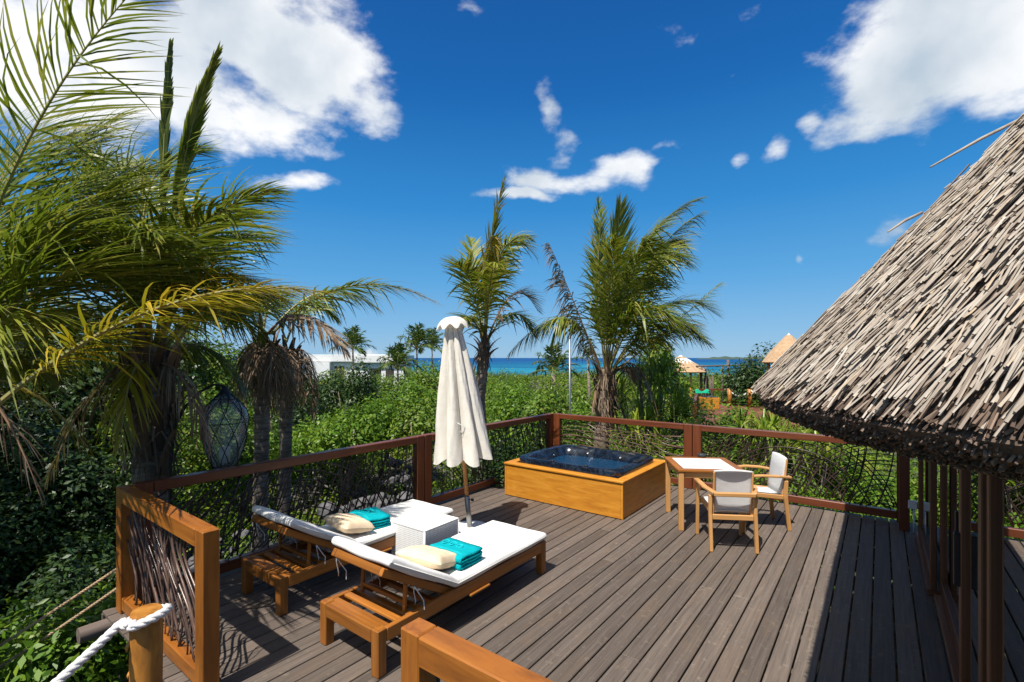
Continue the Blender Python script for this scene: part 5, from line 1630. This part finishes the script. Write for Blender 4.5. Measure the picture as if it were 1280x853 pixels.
for x, y, r, h in ((-9.0, -2.4, 1.7, 5.6), (-9.9, -1.6, 2.0, 6.0), (-12.4, -1.0, 2.2, 6.2), (-9.0, -4.6, 2.0, 6.0), (-15.5, -.8, 2.4, 6.4)):
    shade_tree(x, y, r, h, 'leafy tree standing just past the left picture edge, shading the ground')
bush(400, 468, 44, 3.0, 3.2, 3000, .26, 'leaf_scrub', 'pale green bush hiding the left foot of the villa', group='shrubs in front of the villa')
bush(470, 470, 46, 2.6, 3.0, 2800, .26, 'leaf_scrub', 'green bush before the villa wall, right of the neat palm', group='shrubs in front of the villa')
bush(530, 456, 46, 3.2, 3.6, 3200, .26, 'leaf_scrub', 'broad bush at the right end of the villa below the two dark palms', group='shrubs in front of the villa')
for (u_, v_, d_, r_, h_, m_, lab_) in (
        (432, 505, 13.5, .9, 1.5, 'leaf_bright', 'bright bush just over the rail, below the round dark tree'),
        (478, 497, 17, 1.2, 1.7, 'leaf_bright', 'yellow-green bush right of the round dark tree'),
        (522, 500, 15, .9, 1.5, 'leaf_scrub', 'green bush just left of the parasol, over the rail'),
        (520, 478, 25, 1.6, 2.2, 'leaf_bright', 'bright mound of leaves left of the parasol top half'),
        (628, 500, 13, 1.0, 1.7, 'leaf_bright', 'bright bush right of the parasol, over the dark rail'),
        (662, 492, 17, 1.3, 1.9, 'leaf_scrub', 'green bush left of the metal pole, over the corner post'),
        (640, 476, 27, 1.8, 2.2, 'leaf_bright', 'wide yellow-green bush on the scrub between the two near palms'),
        (705, 484, 20, 1.2, 1.9, 'leaf_scrub', 'green bush at the foot of the metal pole'),
        (728, 506, 13, .8, 1.5, 'leaf_bright', 'bright bush touching the shaggy palm trunk, left side'),
        (915, 513, 13, .7, 1.5, 'leaf_bright', 'yellow-green bush hiding the front edge of the red deck'),
        (952, 520, 12.5, .7, 1.5, 'leaf_scrub', 'green bush between the red deck and the thatch tip'),
        (880, 505, 13.5, .6, 1.7, 'leaf_scrub', 'green bush at the left front corner of the red deck')):
    bush(u_, v_, d_, r_, h_, 2200, .085 + .004 * d_, m_, lab_, group='shrubs standing out of the scrub')
bush(235, 488, 11.5, 1.2, 2.4, 3000, .10, 'leaf_scrub', 'light green bush behind the glass lantern')
bush(300, 500, 12.5, 1.2, 2.2, 2800, .10, 'leaf_bright', 'bright bush between lantern and grey palm trunk')
bush(400, 520, 15, 1.5, 1.9, 3200, .12, 'leaf_bright', 'bright yellow-green bush right of the two skirted palms')
bush(372, 478, 17, 1.3, 2.6, 2800, .13, 'leaf_dark', 'dark narrow bush directly behind the second skirted palm')
bush(640, 552, 8.6, .75, 1.6, 2600, .08, 'leaf_dark', 'dense dark bush against the railing between parasol and corner post')
bush(585, 585, 8.2, .7, 1.3, 2200, .08, 'leaf_scrub', 'green bush behind the railing under the parasol')
bush(707, 540, 9.8, .75, 1.7, 2600, .08, 'leaf_bright', 'bright bush right behind the corner post of the railing')
bush(850, 548, 9.2, .8, 1.7, 2800, .085, 'leaf_scrub', 'leafy bush behind the middle post of the far railing')
bush(1072, 570, 9.4, .85, 1.5, 3000, .085, 'leaf_bright', 'bright bush behind the railing near the shaded end post')
bush(1010, 600, 9.2, .8, 1.2, 2600, .085, 'leaf_bright', 'low bright bush behind the railing right of the sideways chair')
bush(1130, 575, 9.6, .8, 1.6, 2600, .085, 'leaf_scrub', 'green bush behind the dark corner post of the house')
bush(935, 590, 9.0, .7, 1.2, 2400, .08, 'leaf_scrub', 'green bush behind the railing between the two chairs')
bush(945, 437, 30, 1.9, 3.0, 4200, .2, 'leaf_dark', 'dark feathery tree on the skyline right of the neighbouring deck', 'scrub_tree', 'tree', None)
bush(822, 420, 17, .9, 2.0, 2400, .13, 'leaf_scrub', 'rounded olive tree top behind the windblown palm, left of the white-topped hut', 'scrub_tree', 'tree', None)
bush(1012, 520, 12.0, 1.2, 2.4, 3400, .1, 'leaf_scrub', 'green bush rising behind the railing under the dark eave edge')
bush(770, 560, 9.4, .6, 1.4, 2000, .08, 'leaf_scrub', 'green bush behind the hot tub, below the shaggy palm')

# ------------------------------------------------------------------ scrub that reads as one mass
def make_scrub():
    Ps, Ds, Ws, Ts = [], [], [], []
    def scatter(r0, r1, area, rad, h, n, size, a0=-100, a1=26):
        cnt = int(.5 * (r1 * r1 - r0 * r0) * R(a1 - a0) / area)
        for i in range(cnt):
            a = R(random.uniform(a0, a1)); r = math.sqrt(random.uniform(r0 * r0, r1 * r1)); x, y = r * math.sin(a), r * math.cos(a)
            if -6.3 < x < 6.5 and -3 < y < 9.3: continue
            s = random.uniform(.6, 1.35); k = math.sin(x * .23 + 1) * math.sin(y * .19 + x * .05)
            if k < -.7 and random.random() < .6: continue
            P, D, W = bush_leaves((x, y, ground_z(x, y) - .05), rad * s, h * s * random.uniform(.55, 1.25) * (1 + .3 * k), int(n * s * s), size, 7)
            Ps.append(P); Ds.append(D); Ws.append(W)
            tb = min(1, max(0, .5 + .33 * math.sin(x * .31 + 2) * math.cos(y * .27) + random.gauss(0, .2))) * .91 if random.random() > .05 else .96
            Ts.append(np.clip(tb + rng.normal(size=len(P)) * (.05 if tb < .92 else 0), 0, 1))
    scatter(6.5, 14, 1.25, .9, 1.0, 620, .095)
    scatter(14, 26, 1.7, 1.15, 1.3, 460, .14)
    scatter(26, 55, 3.6, 1.6, 1.7, 300, .22, -95, 22)
    scatter(55, 150, 10, 2.5, 2.1, 190, .42, -92, 20)
    P, D, W = map(np.concatenate, (Ps, Ds, Ws))
    o = leaf_mesh('scrub', P, D, W, M['leaf_mass'], tint=np.concatenate(Ts)); tag(o, kind='stuff')
    # grey coral rubble between the shrubs
    mb = MB()
    for (u, v, d, n, s, hh) in ((520, 532, 17, 60, 1.6, .3), (495, 545, 15, 40, 1.2, .25), (560, 520, 20, 40, 1.6, .3), (455, 570, 12, 50, 1.4, .3), (40, 650, 8.5, 30, .9, .2), (110, 650, 8, 30, .9, .2), (250, 560, 10, 40, 1.1, .2), (300, 600, 9, 40, 1.1, .2)):
        c = at(u, v, d)
        for i in range(n):
            x, y = c.x + random.gauss(0, s * .5), c.y + random.gauss(0, s * .5)
            if x > -5.4 and 1 < y < 8.2: continue
            r = random.uniform(.06, hh); z = ground_z(x, y) + random.uniform(0, .5 if d > 6 else .15); vs = []
            for (a, b) in [(0, -1)] + [(j, e) for e in (-.5, .2, .7) for j in range(6)] + [(0, 1)]:
                k = math.sqrt(max(0, 1 - b * b)) * random.uniform(.75, 1.2); vs.append((x + r * k * math.cos(a * 1.047), y + r * k * math.sin(a * 1.047), z + r * b * .75))
            fs = [(0, 1 + (j + 1) % 6, 1 + j) for j in range(6)] + [(1 + e * 6 + j, 1 + e * 6 + (j + 1) % 6, 7 + e * 6 + (j + 1) % 6, 7 + e * 6 + j) for e in (0, 1) for j in range(6)] + [(13 + j, 13 + (j + 1) % 6, 19) for j in range(6)]
            mb.add(vs, fs)
    tag(mb.build('rubble', M['rock']), kind='stuff')


make_scrub()

# ------------------------------------------------------------------ things beyond: villa, huts, neighbouring deck, pole
def make_villa():
    d = 80; c = at(480, 460, d); b = Vector((c.x, c.y, ground_z(c.x, c.y))); t = thing('white_villa', b, 'long low white flat-roofed villa on the skyline', 'house')
    def blk(mb, u0, u1, v0, v1, dd, th):
        a, q = at(u0, v1, d + dd), at(u1, v0, d + dd); mid = (a + q) / 2; w = (Vector((q.x, q.y, 0)) - Vector((a.x, a.y, 0))).length
        mb.box(mid - b + FWD * th / 2, (w, th, abs(q.z - a.z)), Matrix.Rotation(TH, 3, 'Z'), .02)
    mb = MB(); blk(mb, 383, 482, 452, 492, 1.2, 7); blk(mb, 445, 505, 454, 492, 0, 6); blk(mb, 385, 412, 453, 492, .1, 1.0); blk(mb, 487, 508, 453, 470, .6, 3); mb.build('wall', M['white_wall'], t)
    mb = MB(); blk(mb, 378, 486, 443.5, 452.2, .6, 8); blk(mb, 440, 507, 444, 453.5, -.6, 7); mb.build('parapet', M['white_wall'], t)
    for u0, u1, v0, v1, dd in ((396, 410, 460, 480, 1.1), (462, 476, 461, 478, -.1), (482, 492, 461, 480, -.1), (418, 430, 458, 476, 1.1)):
        mb = MB(); blk(mb, u0, u1, v0, v1, dd, .3); mb.build('opening', M['dark_int'], t)


make_villa()


def make_hut(u, v, d, rw, rh, label, capped=.3):
    c = at(u, v, d); gz = ground_z(c.x, c.y); b = Vector((c.x, c.y, gz)); t = thing('thatched_hut', b, label, 'hut', 'thatched huts in the scrub')
    h = c.z - gz; mb = MB()
    mb.lathe((0, 0, h - rh), [(rw * .9, -.12), (rw, -.05), (rw * .72, rh * .32), (rw * .42, rh * .64), (rw * .12, rh * .95), (.001, rh)], 36, lambda a, r, z: 1 + .03 * math.sin(17 * a + z * 5)); mb.build('roof', M['hut_thatch'], t)
    if capped: mb = MB(); k = capped; mb.lathe((0, 0, h - rh), [(rw * (1 - k) , rh * (k - .03)), (rw * (1 - k), rh * k + .02), (rw * (1 - k) * .5, rh * (k + (1 - k) * .55) + .04), (.001, rh * 1.05)], 24); mb.build('roof_cap', M['white_wall'], t)
    for i in range(6):
        a = i * 1.047 + .3; mb = MB(); mb.tube([(rw * .75 * math.cos(a), rw * .75 * math.sin(a), -.1), (rw * .75 * math.cos(a), rw * .75 * math.sin(a), h - rh * .75)], .08, 8); mb.build('post', M['pole_wood'], t, True)


M['hut_thatch'] = simple('hut_thatch', (.36, .22, .12), .9, var=(.5, .34, .2), scale=9, bmp=.6, bscale=30)
make_hut(851, 445, 34, 1.75, 1.05, 'small hut with white-topped thatched roof between palm and bamboo poles')
make_hut(986, 418, 26, 1.3, 1.45, 'peach-brown thatched hut peak just above the big thatch eave', .88)


def make_neighbour():
    d0, d1 = 20.5, 30; z = at(930, 517, 25).z
    def g(u, d): p = at(u, HY, d); return Vector((p.x, p.y, z))
    A, B, C, D = g(868, d0), g(1010, d0), g(1005, d1), g(872, d1)
    mb = MB(); n = 44
    for i in range(n):
        a, b, c, e = D.lerp(A, i / n), C.lerp(B, i / n), C.lerp(B, (i + .9) / n), D.lerp(A, (i + .9) / n); dn = Vector((0, 0, -.05))
        mb.add([a, b, c, e, a + dn, b + dn, c + dn, e + dn], [(3, 2, 1, 0), (7, 6, 2, 3), (4, 5, 6, 7), (0, 1, 5, 4), (0, 4, 7, 3), (1, 2, 6, 5)])
    mb.beam(A + Vector((0, 0, -.2)), B + Vector((0, 0, -.2)), .06, .26)
    tag(mb.build('neighbouring_deck', M['red_deck']), 'reddish wooden deck of the neighbouring lodge', 'deck')
    gz = lambda p: ground_z(p.x, p.y)
    for i, (p, q, lab) in enumerate(((A, D, 'dark railing along the side of the red neighbouring deck'), (D, C, 'dark railing along the far edge of the red neighbouring deck'))):
        t = thing('deck_railing', p, lab, 'railing', 'railings of the neighbouring deck'); L_ = q - p
        for k in (0, .5, 1):
            mb = MB(); mb.beam(L_ * k + Vector((0, 0, 0)), L_ * k + Vector((0, 0, .95)), .2, .2, up=L_.normalized(), b=.01); mb.build('post', M['rail_wood'], t)
        mb = MB(); mb.beam(Vector((0, 0, .9)), L_ + Vector((0, 0, .9)), .12, .10); mb.build('top_rail', M['rail_wood'], t)
        mb = MB(); mb.beam(Vector((0, 0, .12)), L_ + Vector((0, 0, .12)), .08, .10); mb.build('bottom_rail', M['rail_wood'], t)
    # wooden tub box, towel, rope posts
    p = g(886, 27.5); t = thing('tub_box', p, 'small orange wooden tub box on the red neighbouring deck', 'hot tub', None, TH)
    mb = MB(); mb.box((0, 0, .32), (.85, .9, .64), None, .02); mb.build('cabinet', M['cabinet'], t); mb = MB(); mb.box((0, 0, .66), (.75, .8, .06), None, .02); mb.build('shell', M['tub'], t)
    mb = MB(); q = g(877, 26.0) + Vector((0, 0, .98))
    mb.grid(lambda a, b: q + RGT * (a - .5) * .75 + Vector((0, 0, .22 * math.sin(b * 3.14) * (.7 + .3 * math.sin(a * 9)))) + FWD * (b - .5) * .3, 14, 8); mb.box(q + Vector((0, 0, .02)), (.6, .25, .05), None, .01)
    tag(mb.build('green_towel', simple('green_towel', (.0, .30, .16), .9), None, True), 'bright green towel hung over the railing of the red deck', 'towel')
    pts = [g(912, 28.8), g(937, 28.2), g(944.5, 27.5)]
    for p, lab in zip(pts[:2] + [g(958, 27)], ('left log post carrying white rope on the red deck', 'right log post with white rope, by the dark corner post of the red deck', 'log post nearest the thatch on the red deck')):
        t = thing('rope_post', p, lab, 'post', 'log posts of the neighbouring deck'); mb = MB(); mb.tube([(0, 0, 0), (0, 0, 1.05)], .14, 10); mb.build('log', M['log'], t, True)
    mb = MB(); a, b, c = pts[0] + Vector((0, 0, .95)), pts[1] + Vector((0, 0, 1.0)), g(958, 27) + Vector((0, 0, 1.05)); mb.tube(bez(a, (a + b) / 2 + Vector((0, 0, -.75)), b, 10) + bez(b, (b + c) / 2 + Vector((0, 0, -.3)), c, 6)[1:], .045, 6)
    tag(mb.build('rope', M['rope_white'], None, True), 'white rope swagged between log posts on the red deck', 'rope')
    # bamboo frame and screens beyond
    P = lambda u, v, d: at(u, v, d)
    for (u, v0, v1, lab) in ((910, 450, 503, 'tallest bare pole of the frame beyond the red deck'), (903, 458, 500, 'shorter bare pole just left of the tallest one beyond the red deck'), (882, 458, 492, 'thin bare pole near the green towel'), (877, 456, 490, 'leftmost thin pole beside the white-topped hut')):
        mb = MB(); a, b = P(u, v1, 33), P(u, v0, 33); a.z = ground_z(a.x, a.y); mb.tube([a, b], .06 if u != 910 else .09, 8); tag(mb.build('bare_pole', M['grey_log'], None, True), lab, 'pole', 'bare poles beyond the red deck')
    mb = MB(); mb.tube([P(870, 458, 32.8), P(912, 457, 32.8), P(932, 457, 32.8)], .05, 8); tag(mb.build('cross_pole', M['grey_log'], None, True), 'level pole lying across the bare upright poles', 'pole')
    for k, (u0, u1, lab) in enumerate(((881, 894, 'left short stick screen beyond the red deck'), (916, 925, 'right short stick screen beyond the red deck'))):
        mb = MB(); u = u0
        while u <= u1: a, b = P(u, 496, 34), P(u, 472 + random.uniform(-3, 3), 34); a.z -= .6; mb.tube([a, b], .07, 7); u += 3.4
        tag(mb.build('stick_screen', M['grey_log'], None, True), lab, 'screen', 'stick screens beyond the red deck')
    mb = MB(); a = at(713, 525, 16); b = at(712, 416, 16); a.z = ground_z(a.x, a.y); mb.tube([a, b], [.045, .03], 10)
    tag(mb.build('metal_pole', M['steel'], None, True), 'thin grey metal pole rising from the scrub left of the shaggy palm', 'pole')


make_neighbour()
